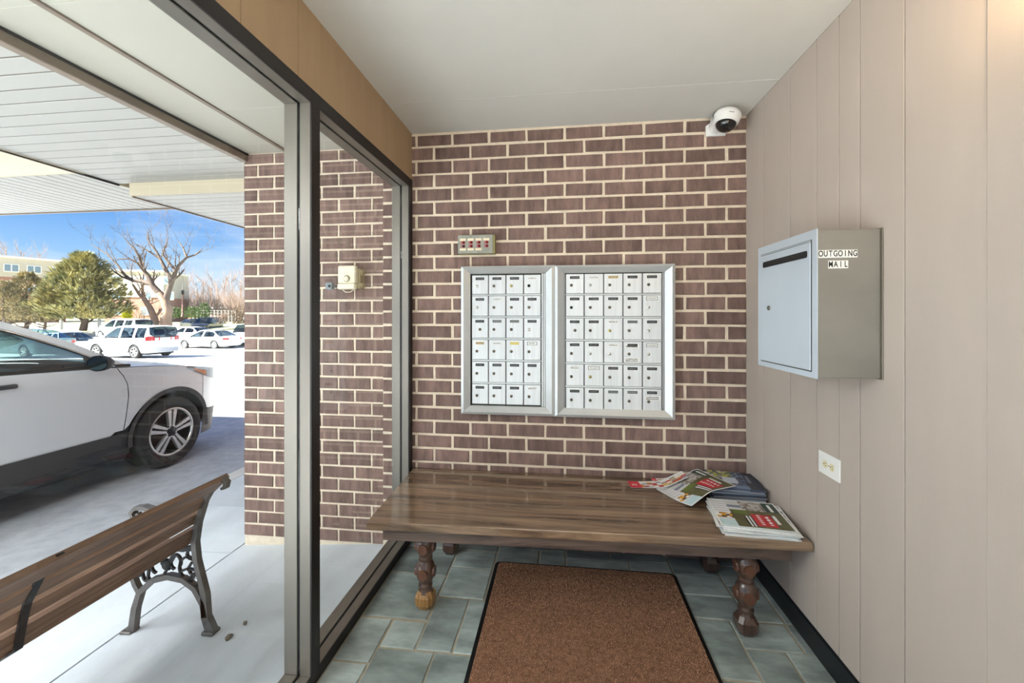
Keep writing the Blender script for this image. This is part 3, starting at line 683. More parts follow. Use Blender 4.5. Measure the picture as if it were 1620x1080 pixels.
def flyer_paint(u, v):                       # v=0 near edge, u=0 left
    if u < .03 or u > .97 or v < .035 or v > .965: return Wp
    if u < .26:                               # pale column with a yellow picture
        if .28 < v < .46: return noise_pick(u, v, 30, [srgb(222, 160, 50), srgb(196, 140, 60), srgb(70, 60, 40), Wp])
        if v < .25: return srgb(190, 214, 218)
        return srgb(226, 224, 226) if int(v*34) % 3 else srgb(196, 196, 200)
    if v > .62:                               # top: photographs and green banner
        if u > .80: return srgb(236, 238, 236) if (.86 < u < .90 and .66 < v < .92) else DG
        if u < .45: return srgb(120, 130, 146) if .7 < v < .8 else srgb(206, 204, 204)
        return noise_pick(u, v, 24, [srgb(150, 140, 134), srgb(176, 168, 160), srgb(124, 112, 104), srgb(190, 186, 182)])
    if .52 < u < .80 and .1 < v < .5:         # red price box
        if .58 < u < .64 and .14 < v < .46: return Wp if int(v*34) % 2 else RD
        if .70 < u < .76 and .16 < v < .44: return Wp if int(v*34) % 3 else RD
        return RD
    if .42 < u < .52 and .06 < v < .40: return Wp if int(u*44) % 2 else srgb(50, 52, 54)
    if .82 < u < .86 and .2 < v < .5: return Wp
    if .3 < u < .5 and v > .48: return srgb(104, 120, 52)
    return GR if (u+v) % .3 > .04 else srgb(84, 80, 56)
def news_paint(u, v):
    if u < .05 or u > .97 or v < .05 or v > .96: return Wp
    return noise_pick(u, v, 26, [srgb(220, 220, 220), srgb(232, 232, 230), srgb(206, 206, 206), srgb(160, 160, 164), srgb(196, 90, 90), srgb(90, 110, 110)])
def mag_paint(u, v):
    if u > .72: return srgb(40, 48, 66) if not (.78 < u < .84 and .4 < v < .8) else srgb(120, 128, 140)
    if .3 < u < .58 and .25 < v < .62: return srgb(206, 214, 226)
    if v < .2: return srgb(120, 138, 168)
    if v > .6 and u < .5: return noise_pick(u, v, 18, [srgb(196, 196, 70), srgb(110, 122, 90), srgb(206, 200, 180), srgb(90, 96, 110)])
    return noise_pick(u, v, 20, [srgb(96, 112, 142), srgb(72, 84, 108), srgb(142, 150, 164), srgb(60, 64, 76)])
def mag_paint2(u, v): return noise_pick(u, v, 10, [srgb(62, 88, 96), srgb(80, 110, 116), srgb(96, 90, 80), srgb(52, 66, 74)])
def strip_paint(u, v):
    if u < .2: return Wp if (.04 < u < .15 and .3 < v < .6 and int(u*60) % 2) else srgb(206, 36, 56)
    if v > .8 or v < .12: return Wp
    return noise_pick(u, v*.5, 12, [srgb(230, 226, 220), srgb(190, 60, 50), srgb(212, 176, 110), srgb(150, 150, 160), srgb(236, 234, 232)])
ZP = ZT+.0006
# newspapers: a slumped stack at the front corner
def slump(lift): return lambda x, y: -lift*max(0, (-x-.05)/.12)**1.5*.9
NP = 9
ORD = ['first', 'second', 'third', 'fourth', 'fifth', 'sixth', 'seventh', 'eighth', 'ninth']
for i in range(NP):
    z = ZP+i*.0036
    top = i == NP-1
    lf = 0
    EDGE = ((228, 228, 226), (196, 198, 200), (222, 222, 220), (176, 190, 192), (232, 232, 230))[i % 5]
    o = paper('newspaper', .832+rnd.uniform(-.02, .006)-(.014 if i % 3 == 0 else 0), 1.925+rnd.uniform(-.016, .010)-.012*(i < 3), z, math.radians(-6+rnd.uniform(-6, 4)*(not top)), .285, .262, flyer_paint if top else news_paint, None, .0033)
    tag(o, 'newspaper topmost of the front stack, green with a red price box' if top else 'pale newspaper, '+ORD[i]+' from the bottom of the front stack on the bench', 'newspaper', 'newspapers in the front stack on the bench')
# magazines against the wall
NM = 8
for i in range(NM):
    top = i == NM-1
    EDGE = ((186, 190, 196), (112, 126, 146), (150, 150, 156), (84, 92, 110))[i % 4]
    o = paper('magazine', .868+rnd.uniform(-.006, .006)+(.0 if not top else .012), 2.235+rnd.uniform(-.008, .008), ZP+i*.0076, math.radians(-4+rnd.uniform(-3, 3)-(4 if top else 0)), .245, .225, mag_paint if i > NM-3 else mag_paint2, None, .0066, 30, 26)
    tag(o, 'blue-grey glossy magazine on top of the stack by the wall corner' if top else 'dark glossy magazine, '+ORD[i]+' from the bottom of the stack by the wall corner', 'magazine', 'magazines stacked in the bench corner')
# loose flyer leaning on the magazines
def drape(x, y):
    wx = .672+x*math.cos(math.radians(28))-y*math.sin(math.radians(28)); t = max(0, min(1, (wx-.545)/.19)); return .0655*t*t*(3-2*t)
tag(paper('advertising_flyer', .672, 2.178, ZP, math.radians(28), .285, .245, flyer_paint, drape, .0012), 'loose green advertising flyer leaning on the magazines', 'flyer')
EDGE = (232, 232, 230)
def over(wx):
    t = max(0, min(1, (wx-.545)/.19)); return .0655*t*t*(3-2*t)
tag(paper('coupon_strip', .508, 2.272, ZP, math.radians(8), .30, .085, strip_paint, lambda x, y: .003+over(.508+x*.99+.03)+.001*math.sin(x*30), .001, 60, 12), 'thin red and white coupon strip lying over the flyer edge', 'coupon')
tag(paper('coupon_sheet', .555, 2.337, ZP, math.radians(3), .12, .05, strip_paint, lambda x, y: .001+.012*max(0, (x+.02)/.08)**2, .001, 40, 12), 'small crumpled coupon sheet lying against the brick wall', 'coupon')

# ------------------------------------------------------------------ timer box outside
M_tan = mat('tan_plastic', srgb(236, 226, 200), .5, var=.04, scale=8)
M_tand = mat('tan_plastic_box', srgb(172, 158, 122), .6, var=.1, scale=12)
tm = empty('timer_box', (-1.30, YE, 1.573))
MB().cbox(-.046, .066, -.062, -.001, -.066, .058, .004).build('back_box', M_tand, tm)
MB().cbox(-.06, .054, -.10, -.064, -.036, .072, .006).build('cover', M_tan, tm)
MB().cbox(-.064, .05, -.10, -.064, -.073, -.038, .006).build('lower_cover', M_tan, tm)
MB().lathe([(0, -.112), (.015, -.111), (.017, -.106), (.017, -.10)], 18, (.0, 0, -.008), 'Y').build('knob', M_tan, tm)
MB().lathe([(.018, -.1005), (.021, -.102), (.021, -.1)], 18, (.0, 0, -.008), 'Y').build('knob_ring', mat('tan_shadow', srgb(140, 120, 84), .6), tm)
for z in (.03, -.045): MB().cbox(.064, .074, -.055, -.02, z-.014, z+.014, .003).build('latch', M_tand, tm)
MB().tube([(-.04, -.075, -.076), (-.02, -.08, -.09), (.01, -.08, -.09), (.03, -.075, -.076)], .003, 6).build('wire', M_tan, tm)
tag(tm, 'tan electrical timer box on the outside brick wall', 'timer box')
gb = empty('photocell', (-1.418, YE, 1.527))
M_cell = mat('blue_grey_plastic', srgb(132, 142, 150), .5)
MB().cbox(-.030, .012, -.09, -.05, -.026, .016, .005).build('body', M_cell, gb)
MB().lathe([(0, -.03), (.012, -.03), (.014, -.05), (.014, -.055)], 14, (-.01, 0, -.005), 'Y').build('neck', M_cell, gb)
MB().lathe([(0, -.0915), (.009, -.0915), (.01, -.089)], 14, (-.002, 0, -.006), 'Y').build('eye', M_gasket, gb)
MB().box(-.016, -.004, -.04, -.001, -.011, .001).build('stem', M_cell, gb)
tag(gb, 'small blue-grey light sensor left of the timer box', 'sensor')

# ------------------------------------------------------------------ park bench outside
M_iron = mat('cast_iron', srgb(96, 92, 89), .5, .3, var=.2, scale=20)
M_irond = mat('black_iron', srgb(30, 31, 33), .45, .4)
W_slat = wood('teak_slat', srgb(88, 64, 50), srgb(148, 114, 92), 1, 2.2, .5, .2, 0, 14.)
pk = empty('park_bench', (-1.8, 1.1, -.145)); 
def kp(m, name, mt, par=None):
    o = m.build(name, mt, None); o.parent = par or pk; o.matrix_parent_inverse = Matrix.Identity(4) if par else Matrix.Translation((1.8, -1.1, .145)); return o
def bar(pts, y, hw, th):                     # flat bar following (x,z) points in the end-frame plane, hw wide along y
    m = MB(); n = len(pts); V = []
    for i, p in enumerate(pts):
        a, b = Vector(pts[max(i-1, 0)]), Vector(pts[min(i+1, n-1)]); d = (b-a).normalized(); nn = Vector((-d.y, d.x)); t = th[i] if isinstance(th, list) else th
        for s in (-1, 1):
            for q in (-1, 1): V.append((p[0]+nn.x*s*t, y+q*hw, p[1]+nn.y*s*t))
    f = []
    for i in range(n-1):
        o = i*4; f += [(o, o+1, o+5, o+4), (o+2, o+6, o+7, o+3), (o, o+4, o+6, o+2), (o+1, o+3, o+7, o+5)]
    f += [(0, 2, 3, 1), ((n-1)*4, (n-1)*4+1, (n-1)*4+3, (n-1)*4+2)]
    return m.add(V, f)
STILE = [(-1.612, -.125), (-1.640, -.06), (-1.645, .041), (-1.660, .101), (-1.688, .198), (-1.697, .282), (-1.681, .375), (-1.647, .476), (-1.605, .547), (-1.575, .575), (-1.551, .583), (-1.535, .568), (-1.540, .545), (-1.557, .540)]
ARCH = [(-2.05, -.168), (-2.025, -.15), (-2.010, -.051), (-1.983, .029), (-1.915, .089), (-1.833, .112), (-1.756, .103), (-1.696, .067), (-1.652, .0), (-1.640, -.06)]
def endframe(y, fancy=True):
    kp(bar(STILE, y, .014, [.022, .017, .014, .012, .012, .012, .011, .010, .010, .010, .010, .009, .008, .006]), 'back_stile', M_iron)
    kp(bar(ARCH, y, .014, [.02, .016, .014, .013, .012, .012, .012, .012, .013, .014]), 'leg_arch', M_iron)
    for x, z in ((-1.618, -.132), (-2.045, -.168)): kp(MB().cbox(x-.03, x+.03, y-.025, y+.025, z-.006, z+.012, .004), 'foot', M_iron)
    kp(bar([(-1.697, .26), (-1.75, .245), (-1.85, .245), (-1.96, .25), (-2.06, .262), (-2.085, .245), (-2.07, .22)], y, .012, .009), 'seat_rail', M_irond)
    kp(bar([(-1.695, .39), (-1.80, .405), (-1.9, .415), (-1.965, .430), (-2.005, .425), (-2.027, .402), (-2.015, .378), (-1.99, .385)], y, .016, .009), 'arm_rest', M_iron)
    kp(bar([(-2.0, .40), (-1.985, .36), (-2.02, .32), (-2.06, .262)], y, .01, .008), 'arm_support', M_iron)
    kp(bar([(-2.06, .262), (-2.045, .15), (-2.01, .06), (-1.99, .03)], y, .012, .011), 'front_post', M_iron)
    # scrollwork between the arch and the seat
    def ring(cx0, cz0, rx, rz, a0, a1, th=.0045):
        return bar([(cx0+rx*math.cos(a0+(a1-a0)*k/12), cz0+rz*math.sin(a0+(a1-a0)*k/12)) for k in range(13)], y, .006, th)
    for args in ((-1.735, .155, .045, .055, 0, 2*PI), (-1.715, .222, .025, .022, 0, 2*PI), (-1.70, .105, .022, .03, 0, 2*PI), (-1.80, .18, .028, .035, -.5, 4.5), (-1.90, .165, .03, .045, 0, 4.6), (-1.955, .13, .022, .05, 1, 5.5), (-1.99, .16, .02, .06, -2, 2.5)):
        kp(ring(*args), 'scroll', M_irond)
    for p in ([(-1.77, .14), (-1.735, .155), (-1.70, .15)], [(-1.735, .155), (-1.715, .185)], [(-1.735, .155), (-1.72, .13)], [(-1.80, .215), (-1.86, .12)], [(-1.93, .22), (-1.95, .075)]): kp(bar(p, y, .005, .005), 'leaf_stem', M_irond)
    kp(MB().lathe([(0, -.012), (.022, -.009), (.03, 0), (.022, .009), (0, .012)], 12, (-1.845, y, .165), 'Y'), 'rosette', M_irond)
for y in (1.73, .48): endframe(y)
Y0, Y1 = .455, 1.755
def slat(p, q, name='slat'):                 # slat between two points of the back curve, thickness outward to the viewer's side
    a, b = Vector(p), Vector(q); d = (b-a).normalized(); nn = Vector((d.y, -d.x))*.0
    off = Vector((-d.y, d.x))
    if off.x > 0: off = -off
    P = [a-off*.004, b-off*.004, b+off*.018, a+off*.018]
    return kp(MB().prism([(0, 0)], 1, 0, 0) if False else MB().add([(v.x, y, v.y) for y in (Y0, Y1) for v in P], [(0, 1, 2, 3), (7, 6, 5, 4), (0, 4, 5, 1), (1, 5, 6, 2), (2, 6, 7, 3), (3, 7, 4, 0)]), name, W_slat)
slat((-1.546, .586), (-1.622, .514)); slat((-1.640, .491), (-1.674, .440)); slat((-1.685, .417), (-1.699, .370)); slat((-1.704, .346), (-1.715, .292))
for k in range(5):
    x = -1.735-k*.07; z = .262-.004*math.sin(k/4*PI)*2
    kp(MB().cbox(x-.06, x, Y0, Y1, z, z+.018, .003), 'seat_slat', W_slat)
kp(bar([(-1.552, .593), (-1.626, .512), (-1.673, .430), (-1.694, .355), (-1.709, .28), (-1.76, .248), (-2.05, .25)], 1.105, .011, .004), 'centre_strap', M_irond)
tag(pk, 'park bench with wooden slats and scrolled black iron ends outside the glass', 'bench')
M_deb = mat('dry_leaf', srgb(110, 98, 80), .8, var=.3, scale=60)
for (x, y, s, lb) in ((-1.497, 1.701, .018, 'larger dry leaf scrap on the walk behind the park bench'), (-1.49, 1.786, .010, 'smaller dark leaf scrap on the walk near the brick wall')):
    m = MB(); rr2 = random.Random(int(s*1000)); n = 9
    V = [(math.cos(2*PI*k/n)*s*rr2.uniform(.5, 1.1), math.sin(2*PI*k/n)*s*rr2.uniform(.6, 1.5), rr2.uniform(.004, .012)) for k in range(n)]
    m.add(V+[(0, 0, .016)]+[(v[0]*.8, v[1]*.8, 0) for v in V], [(k, (k+1) % n, n) for k in range(n)]+[(k, n+1+k, n+1+(k+1) % n, (k+1) % n) for k in range(n)])
    tag(m.build('leaf_scrap', M_deb, None, (x, y, gw(x)+.001)), lb, 'leaf')
# bases for the added fill lights of the room
for i, l in enumerate(ROOM_FILL):
    g = empty('room_fill_base', (l.location.x, l.location.y, ZC))
    MB().lathe([(0, -.001), (.09, -.001), (.09, -.02), (.03, -.03), (.02, -.05)], 24).build('base', M_cwhite, g)
    tag(g, 'added fill light base behind the viewer' if i == 0 else 'second added fill light base by the added rear glazing', 'lamp')

# ------------------------------------------------------------------ cars
M_tyre = mat('tyre_rubber', srgb(34, 34, 36), .8, var=.2, scale=14)
M_clad = mat('black_cladding', srgb(44, 44, 47), .6, var=.08, scale=9)
M_dark = mat('dark_interior', srgb(58, 64, 68), .8)
M_rim = mat('machined_alloy', srgb(206, 204, 200), .25, .7)
M_rimd = mat('rim_shadow', srgb(40, 40, 42), .5, .4)
M_chrome = mat('chrome', srgb(220, 220, 222), .12, 1.)
M_lens = mat('headlamp_lens', srgb(92, 100, 108), .1, .3)
M_amber = mat('amber_lens', srgb(196, 120, 70), .2)
M_tail = mat('tail_lamp', srgb(170, 40, 44), .25)
M_plate = mat('number_plate', srgb(196, 208, 226), .5)
G_car = glass('car_glass', (.60, .76, .75), 2.6)
G_dark = glass('dark_car_glass', (.22, .27, .30), 1.6)
def pl(P):                                   # polyline function
    P = sorted(P)
    def f(x):
        if x <= P[0][0]: return P[0][1]
        for (a, za), (b, zb) in zip(P, P[1:]):
            if x <= b:
                t = (x-a)/(b-a); return za+(zb-za)*t
        return P[-1][1]
    return f
def smooth_pl(P):
    f = pl(P)
    return lambda x: (f(x-.09)+2*f(x-.045)+3*f(x)+2*f(x+.045)+f(x+.09))/9
def build_car(label, p, loc, rz, paint, glassm, hero=False, name='parked_car', cat='car', group=None):
    """p: W half width, lf/lr front and rear ends (front axle at 0), wb wheelbase, r tyre radius, ra arch radius, belt polyline, roof polyline (side edge of the glasshouse), xr roof half width, open: window spans, gaps: door lines"""
    root = empty(name, loc, rz); W, lf, lr, wb, r, ra = p['W'], p['lf'], p['lr'], p['wb'], p['r'], p['ra']
    belt, roof = smooth_pl(p['belt']), (pl(p['roof']) if not hero else smooth_pl(p['roof']))
    zs = p.get('sill', .48 if hero else .24); za_b = p.get('arch_c', r)
    l0, l1 = p.get('nose', .25), p.get('tail', lr+.5)
    step = .035 if hero else .09
    def plan(l):
        if l > l0: return max(0, 1-((l-l0)/(lf-l0))**2.7)**(1/2.3)
        if l < l1: return max(0, 1-((l1-l)/(l1-lr))**2.7)**(1/2.6)
        return 1.
    zm = p.get('zmid', .75)
    def wd(l, z):
        t = W*plan(l)
        t -= .05*max(0, (zm-z)/.5)**2+.05*max(0, (z-zm-.22)/.25)**2
        if hero: t += .010*math.exp(-((z-1.02)/.035)**2)-.012*math.exp(-((z-.66)/.14)**2)*(-2.2 < l < -.5)
        return max(0, t)
    def zlo(l):
        z = zs
        for c in (0, -wb):
            d = abs(l-c)
            if d < ra: z = max(z, za_b+math.sqrt(ra*ra-d*d))
        if hero and abs(l) < .56 and abs(l) >= ra: z = max(z, .51)
        return z
    gaps = p['gaps']
    if hero:
        fg = lambda z: pl([(.3, -.50), (.54, -.48), (.83, -.45), (.94, -.46), (1.08, -.54), (1.2, -.58)])(z)
        bounds = [lambda z: lr, lambda z: -2.36+.25*max(0, .9-z), lambda z: -1.50, fg, lambda z: .36, lambda z: lf]
        names = ['rear_quarter', 'rear_door', 'front_door', 'front_fender', 'front_bumper']
    else:
        bounds = [(lambda z, q=q: q) for q in [lr]+gaps+[lf]]
        names = ['rear_quarter']+['door']*(len(gaps)-1)+['front_fender']
    for sx in (1, -1):
        for k, nm in enumerate(names):
            a, b = bounds[k], bounds[k+1]; g = .004 if hero else .006
            La, Lb = a(.8), b(.8); n = max(4, int((Lb-La)/step)); nz = 16 if hero else 8
            def S(u, v):
                if k == len(names)-1 and abs(b(.8)-lf) < 1e-6: uu = math.sin(u*PI/2)
                elif k == 0: uu = 1-math.sin((1-u)*PI/2)
                else: uu = u
                lm = La+g+(Lb-La-2*g)*uu
                if k == len(names)-1: lm = min(lm, lf-1e-4) if uu < 1 else lf
                zz0, zz1 = zlo(lm), belt(lm); z = zz0+(max(zz1, zz0+.02)-zz0)*v
                aa, bb_ = a(z)+g, b(z)-(g if k < len(names)-1 else 0)
                if k == 0: aa = lr
                l = aa+(bb_-aa)*uu
                return (sx*wd(l, z), l, z)
            m = MB().grid(S, n, nz); m.build(nm, paint, root)
        # sill / cladding
        def SK(u, v):
            l = -wb+ra-.03+u*(wb-2*ra+.06); z = (.27 if hero else .2)+v*(zs-(.27 if hero else .2)+.004)
            return (sx*(wd(l, zs)-.02+(.03*v if hero else .015*v)), l, z)
        MB().grid(SK, 20, 3).build('sill', M_clad if hero else paint, root)
        for c in (0, -wb):
            # arch trim and dark wheel well
            a0 = .38 if hero else .12
            if hero:
                def AT(u, v):
                    a = -.12+u*(PI+.24); rr_ = ra+.004-v*.045; l = c-rr_*math.cos(a); z = za_b+rr_*math.sin(a)
                    return (sx*(wd(l, max(z, .5))+.008-.006*v), l, max(z, .30))
                MB().grid(AT, 30, 2).build('arch_trim', M_clad, root)
            def WW(u, v):
                a = u*PI; l = c-(ra-.0)*math.cos(a); z = za_b+(ra-.0)*math.sin(a); return (sx*(W-.03-v*.34), l, z)
            m = MB().grid(WW, 16, 1); x = sx*(W-.36)
            m.add([(x, c, za_b)]+[(x, c-ra*math.cos(PI*q/16), za_b+ra*math.sin(PI*q/16)) for q in range(17)]+[(x, c+ra, .2), (x, c-ra, .2)], [(0, q+1, q+2) for q in range(16)]+[(1, 0, 17, 18, 19)]); m.build('wheel_well', M_dark, root)
            # wheel
            xo = sx*(W-.015 if not hero else W-.022); wdt = .22
            tp = [(r*.66, 0), (r*.72, .012), (r*.90, .012), (r*.965, -.006), (r, -.03), (r, -wdt+.03), (r*.96, -wdt), (r*.66, -wdt)]
            wh = MB().lathe([(q, sx*h) for q, h in tp], 40 if hero else 20, (0, 0, 0), 'X').build('wheel', M_tyre, root, (xo, c, r))
            rr0 = r*.66
            MB().lathe([(rr0+.008, sx*.006), (rr0, sx*.010), (rr0-.012, sx*.002), (rr0-.02, sx*-.02), (rr0-.022, sx*-.13), (0, sx*-.13)], 40 if hero else 20, (0, 0, 0), 'X').build('rim_barrel', M_rimd, wh)
            MB().lathe([(rr0+.006, sx*.008), (rr0-.002, sx*.013), (rr0-.014, sx*.006), (rr0-.016, sx*-.012)], 40 if hero else 20, (0, 0, 0), 'X').build('rim_lip', M_rim, wh)
            ns = 5 if hero else 6
            for q in range(ns):
                a = 2*PI*q/ns+.28; ca_, sa_ = math.cos(a), math.sin(a); T_ = lambda rad, t, h: (sx*h, rad*ca_-t*sa_, rad*sa_+t*ca_)
                if hero:
                    for t0, t1, wA, wB in ((-.017, -.033, .011, .022), (.017, .033, .011, .022)):
                        V = [T_(.05, t0-wA, .002), T_(.05, t0+wA, .002), T_(rr0-.012, t1+wB*.9, .004), T_(rr0-.012, t1-wB*.9, .004)]
                        V2 = [(v[0]-sx*.03, v[1], v[2]) for v in V]
                        MB().add(V+V2, [(0, 1, 2, 3), (0, 4, 5, 1), (1, 5, 6, 2), (2, 6, 7, 3), (3, 7, 4, 0)]).build('spoke', M_rim, wh)
                else:
                    V = [T_(.03, -.028, .002), T_(.03, .028, .002), T_(rr0-.01, .034, .002), T_(rr0-.01, -.034, .002)]; V2 = [(v[0]-sx*.02, v[1], v[2]) for v in V]
                    MB().add(V+V2, [(0, 1, 2, 3), (0, 4, 5, 1), (1, 5, 6, 2), (2, 6, 7, 3), (3, 7, 4, 0)]).build('spoke', M_rim, wh)
            hb = MB().lathe([(.062, sx*-.03), (.062, sx*-.002), (.05, sx*.004), (.032, sx*.004), (.03, sx*.008), (0, sx*.009)], 20, (0, 0, 0), 'X').build('hub', M_rim if not hero else M_rimd, wh)
            if hero:
                for q in range(5):
                    a = 2*PI*q/5+.28+PI/5; MB().lathe([(.008, 0), (.009, sx*.006), (0, sx*.008)], 8, (0, .052*math.cos(a), .052*math.sin(a)), 'X').build('lug_nut', M_chrome, wh)
        # glasshouse side
        lA, lD = p['A'], p['D']; zr = max(q[1] for q in p['roof']); xr = p['xr']
        def gx(l, z):
            xb = wd(l, belt(l))-.012; return xb-(xb-xr)*max(0, (z-belt(l))/(zr-belt(l)))**1.25
        rail = p.get('rail', .075)
        def RL(u, v):
            l = lD+(lA-lD)*u; zt = roof(l); z = max(belt(l), zt-rail*(1-v)); return (sx*gx(l, z), l, z)
        MB().grid(RL, 60 if hero else 26, 3).build('roof_rail', paint, root)
        if hero:
            def BLK(u, v):
                l = lD+.1+(lA-.02-lD-.1)*u; zt = roof(l); z = max(belt(l), zt-rail-.028*(1-v)); return (sx*(gx(l, z)+.004), l, z)
            MB().grid(BLK, 60, 1).build('window_trim', M_black, root)
            def CHR(u, v):
                l = lD+.1+(lA-.02-lD-.1)*u; zt = roof(l); z = max(belt(l), zt-rail-.004-.008*(1-v)); return (sx*(gx(l, z)+.008), l, z)
            MB().grid(CHR, 60, 1).build('chrome_strip', M_chrome, root)
            def BLT(u, v):
                l = lD+.2+(lA-lD-.2)*u; z = belt(l)+.004+.022*v; return (sx*(gx(l, z)+.006), l, z)
            MB().grid(BLT, 40, 1).build('belt_seal', M_black, root)
        prev = None
        for (a, b) in p['open']:
            def GL(u, v):
                l = a+(b-a)*u; z0 = belt(l)+.004; z1 = max(z0, roof(l)-rail-(.02 if hero else 0)); z = z0+(z1-z0)*v; return (sx*(gx(l, z)-.006), l, z)
            MB().grid(GL, 20 if hero else 8, 5).build('side_window', glassm, root)
        spans = [lD]+[q for ab in p['open'] for q in ab]+[lA]
        for a, b in zip(spans[::2], spans[1::2]):
            if b-a > .01:
                def PL(u, v):
                    l = a+(b-a)*u; z = belt(l)+(max(belt(l), roof(l)-rail)-belt(l))*v; return (sx*(gx(l, z)-.001), l, z)
                MB().grid(PL, 4, 5).build('pillar', (M_black if hero and -2 < a < -.6 else paint), root)
        # mirror
        if hero:
            def MR(u, v):
                a = 2*PI*v; t = u; rr_ = .078*(math.sin(min(1, t*1.25)*PI/2)) if t < .8 else .078
                y = -.66-.12*t if True else 0
                return (sx*(W+.085+.085*math.cos(a)*rr_/.078), y+.02*math.cos(a), 1.165+.068*math.sin(a)*rr_/.078)
            mr = MB().grid(MR, 8, 20).build('door_mirror', M_clad, root)
            MB().add([(sx*(W+.085+.074*math.cos(2*PI*q/20)), -.7815+.02*math.cos(2*PI*q/20), 1.165+.058*math.sin(2*PI*q/20)) for q in range(20)], [list(range(20))]).build('mirror_glass', mat('mirror_glass', srgb(60, 84, 88), .05, 1.), mr)
            MB().cbox(sx*(W-.06), sx*(W+.05), -.72, -.66, 1.10, 1.135, .01).build('mirror_foot', M_clad, mr)
            MB().add([(sx*(gx(-.78, belt(-.78))+.008), -.78, belt(-.78)+.02), (sx*(gx(-.55, belt(-.55))+.008), -.55, belt(-.55)+.02), (sx*(gx(-.78, roof(-.78)-rail)+.008), -.78, roof(-.78)-rail-.03)], [(0, 1, 2)]).build('mirror_corner', M_clad, root)
            for l in (-1.36, -2.28):
                MB().cbox(sx*(wd(l, 1.04)-.005), sx*(wd(l, 1.04)+.032), l-.10, l+.10, 1.035, 1.068, .008).build('door_handle', M_clad, root)
        else:
            l = p['A']-.22; MB().cbox(sx*(W-.03), sx*(W+.16), l-.05, l+.05, belt(l)+.02, belt(l)+.14, .03).build('door_mirror', paint, root)
            for q in p.get('handles', []): MB().cbox(sx*(wd(q, zm+.1)-.005), sx*(wd(q, zm+.1)+.02), q-.09, q+.09, belt(q)-.11, belt(q)-.085, .006).build('door_handle', paint, root)
    # top skins
    def edge(l, z): 
        xb = wd(l, belt(l)); return xb
    lc = p['A']
    def HD(u, v):
        l = lc-.05+(lf-lc+.05)*math.sin(u*PI/2); x = wd(l, belt(l)); q = 2*v-1; return (q*x, l, belt(l)+.055*(1-q*q)*(1-u**3))
    MB().grid(HD, 24, 12).build('hood', paint, root)
    if p['D']-lr > .25:
        def TR(u, v):
            l = lr+(p['D']+.05-lr)*(1-math.sin((1-u)*PI/2)); x = wd(l, belt(l)); q = 2*v-1; return (q*x, l, belt(l)+.03*(1-q*q))
        MB().grid(TR, 10, 8).build('trunk_lid', paint, root)
    rf, rb = p['rf'], p['rb']; zr = max(q[1] for q in p['roof']); xr = p['xr']
    def gxx(l, z):
        xb = wd(l, belt(l))-.012; return xb-(xb-xr)*max(0, (z-belt(l))/(zr-belt(l)))**1.25
    def skin(l, q, bulge, crown):
        z = max(roof(l), belt(l)); return (q*gxx(l, z), l+bulge*(1-q*q), z+crown*(1-q*q))
    MB().grid(lambda u, v: skin(rb+(rf-rb)*u, 2*v-1, 0, .045), 16, 10).build('roof', paint, root)
    MB().grid(lambda u, v: skin(rf+(p['A']-rf)*u, 2*v-1, .16*u, .045), 12, 10).build('windscreen', glassm, root)
    MB().grid(lambda u, v: skin(p['D']+(rb-p['D'])*u, 2*v-1, -.06*(1-u), .045), 10, 10).build('rear_window', glassm if not p.get('darkback') else G_dark, root)
    # inside and underside
    MB().cbox(-W+.14, W-.14, lr+.25, .0, .3, .82, .05).build('cabin_floor', M_dark, root)
    MB().cbox(-W+.16, W-.16, lr+.3, lf-.5, .18, .34, .04).build('underbody', M_dark, root)
    st = p['A']-1.15
    for x in (-.36, .36):
        MB().cbox(x-.24, x+.24, st-.3, st+.25, .82, .95, .05).build('seat', M_dark, root)
        MB().cbox(x-.22, x+.22, st-.42, st-.28, .9, belt(st)+.13, .05).build('seat_back', M_dark, root)
        MB().cbox(x-.12, x+.12, st-.42, st-.33, belt(st)+.15, min(belt(st)+.32, zr-.1), .03).build('head_rest', M_dark, root)
    MB().cbox(-W+.16, W-.16, p['A']-.45, p['A']+.1, .7, belt(p['A']-.2)-.04, .05).build('dashboard', M_dark, root)
    # lamps and plates
    def patch(nm, mt, l_a, l_b, z_a, z_b, off=.006, cond=None, ss=(1, -1), n=8):
        for sx in ss:
            def Q(u, v):
                l = l_a+(l_b-l_a)*u; z = (z_a(l) if callable(z_a) else z_a)+((z_b(l) if callable(z_b) else z_b)-(z_a(l) if callable(z_a) else z_a))*v; return (sx*(wd(l, z)+off), l, z)
            MB().grid(Q, n, 3).build(nm, mt, root)
    if hero:
        hz1 = pl([(.14, 1.035), (.45, .985), (.75, .93), (.86, .90)]); hz0 = pl([(.14, 1.01), (.30, .93), (.45, .87), (.75, .80), (.86, .80)])
        patch('headlight', M_lens, .14, .86, hz0, hz1, n=20); patch('turn_signal', M_amber, .22, .40, pl([(.22, .985), (.40, .90)]), pl([(.22, 1.0), (.40, .955)]), .009, n=6)
        def LB(u, v):
            l = .38+(lf-.38)*math.sin(u*PI/2); return (wd(l, .5)+.003-.04*(1-v), l+.002, .235+.27*v)
        for sx in (1, -1): MB().grid(lambda u, v: (sx*LB(u, v)[0],)+LB(u, v)[1:], 24, 4).build('lower_bumper', mat('grey_bumper_trim', srgb(112, 110, 108), .55), root)
        def GRL(u, v):
            q = 2*u-1; x = q*.5; l = lf-.0+.012-.14*abs(q)**2.6; return (x, l, .62+.22*v)
        MB().grid(GRL, 16, 4).build('grille', M_black, root)
        patch('tail_light', M_tail, lr+.08, lr+.3, .95, 1.45 if False else 1.08, n=6)
        for sx in (1, -1): MB().tube([(sx*(xr-.03), -2.9, 1.69), (sx*(xr-.02), -2.2, 1.72), (sx*(xr-.03), -1.3, 1.70)], .014, 6).build('roof_bar', M_clad, root)
    else:
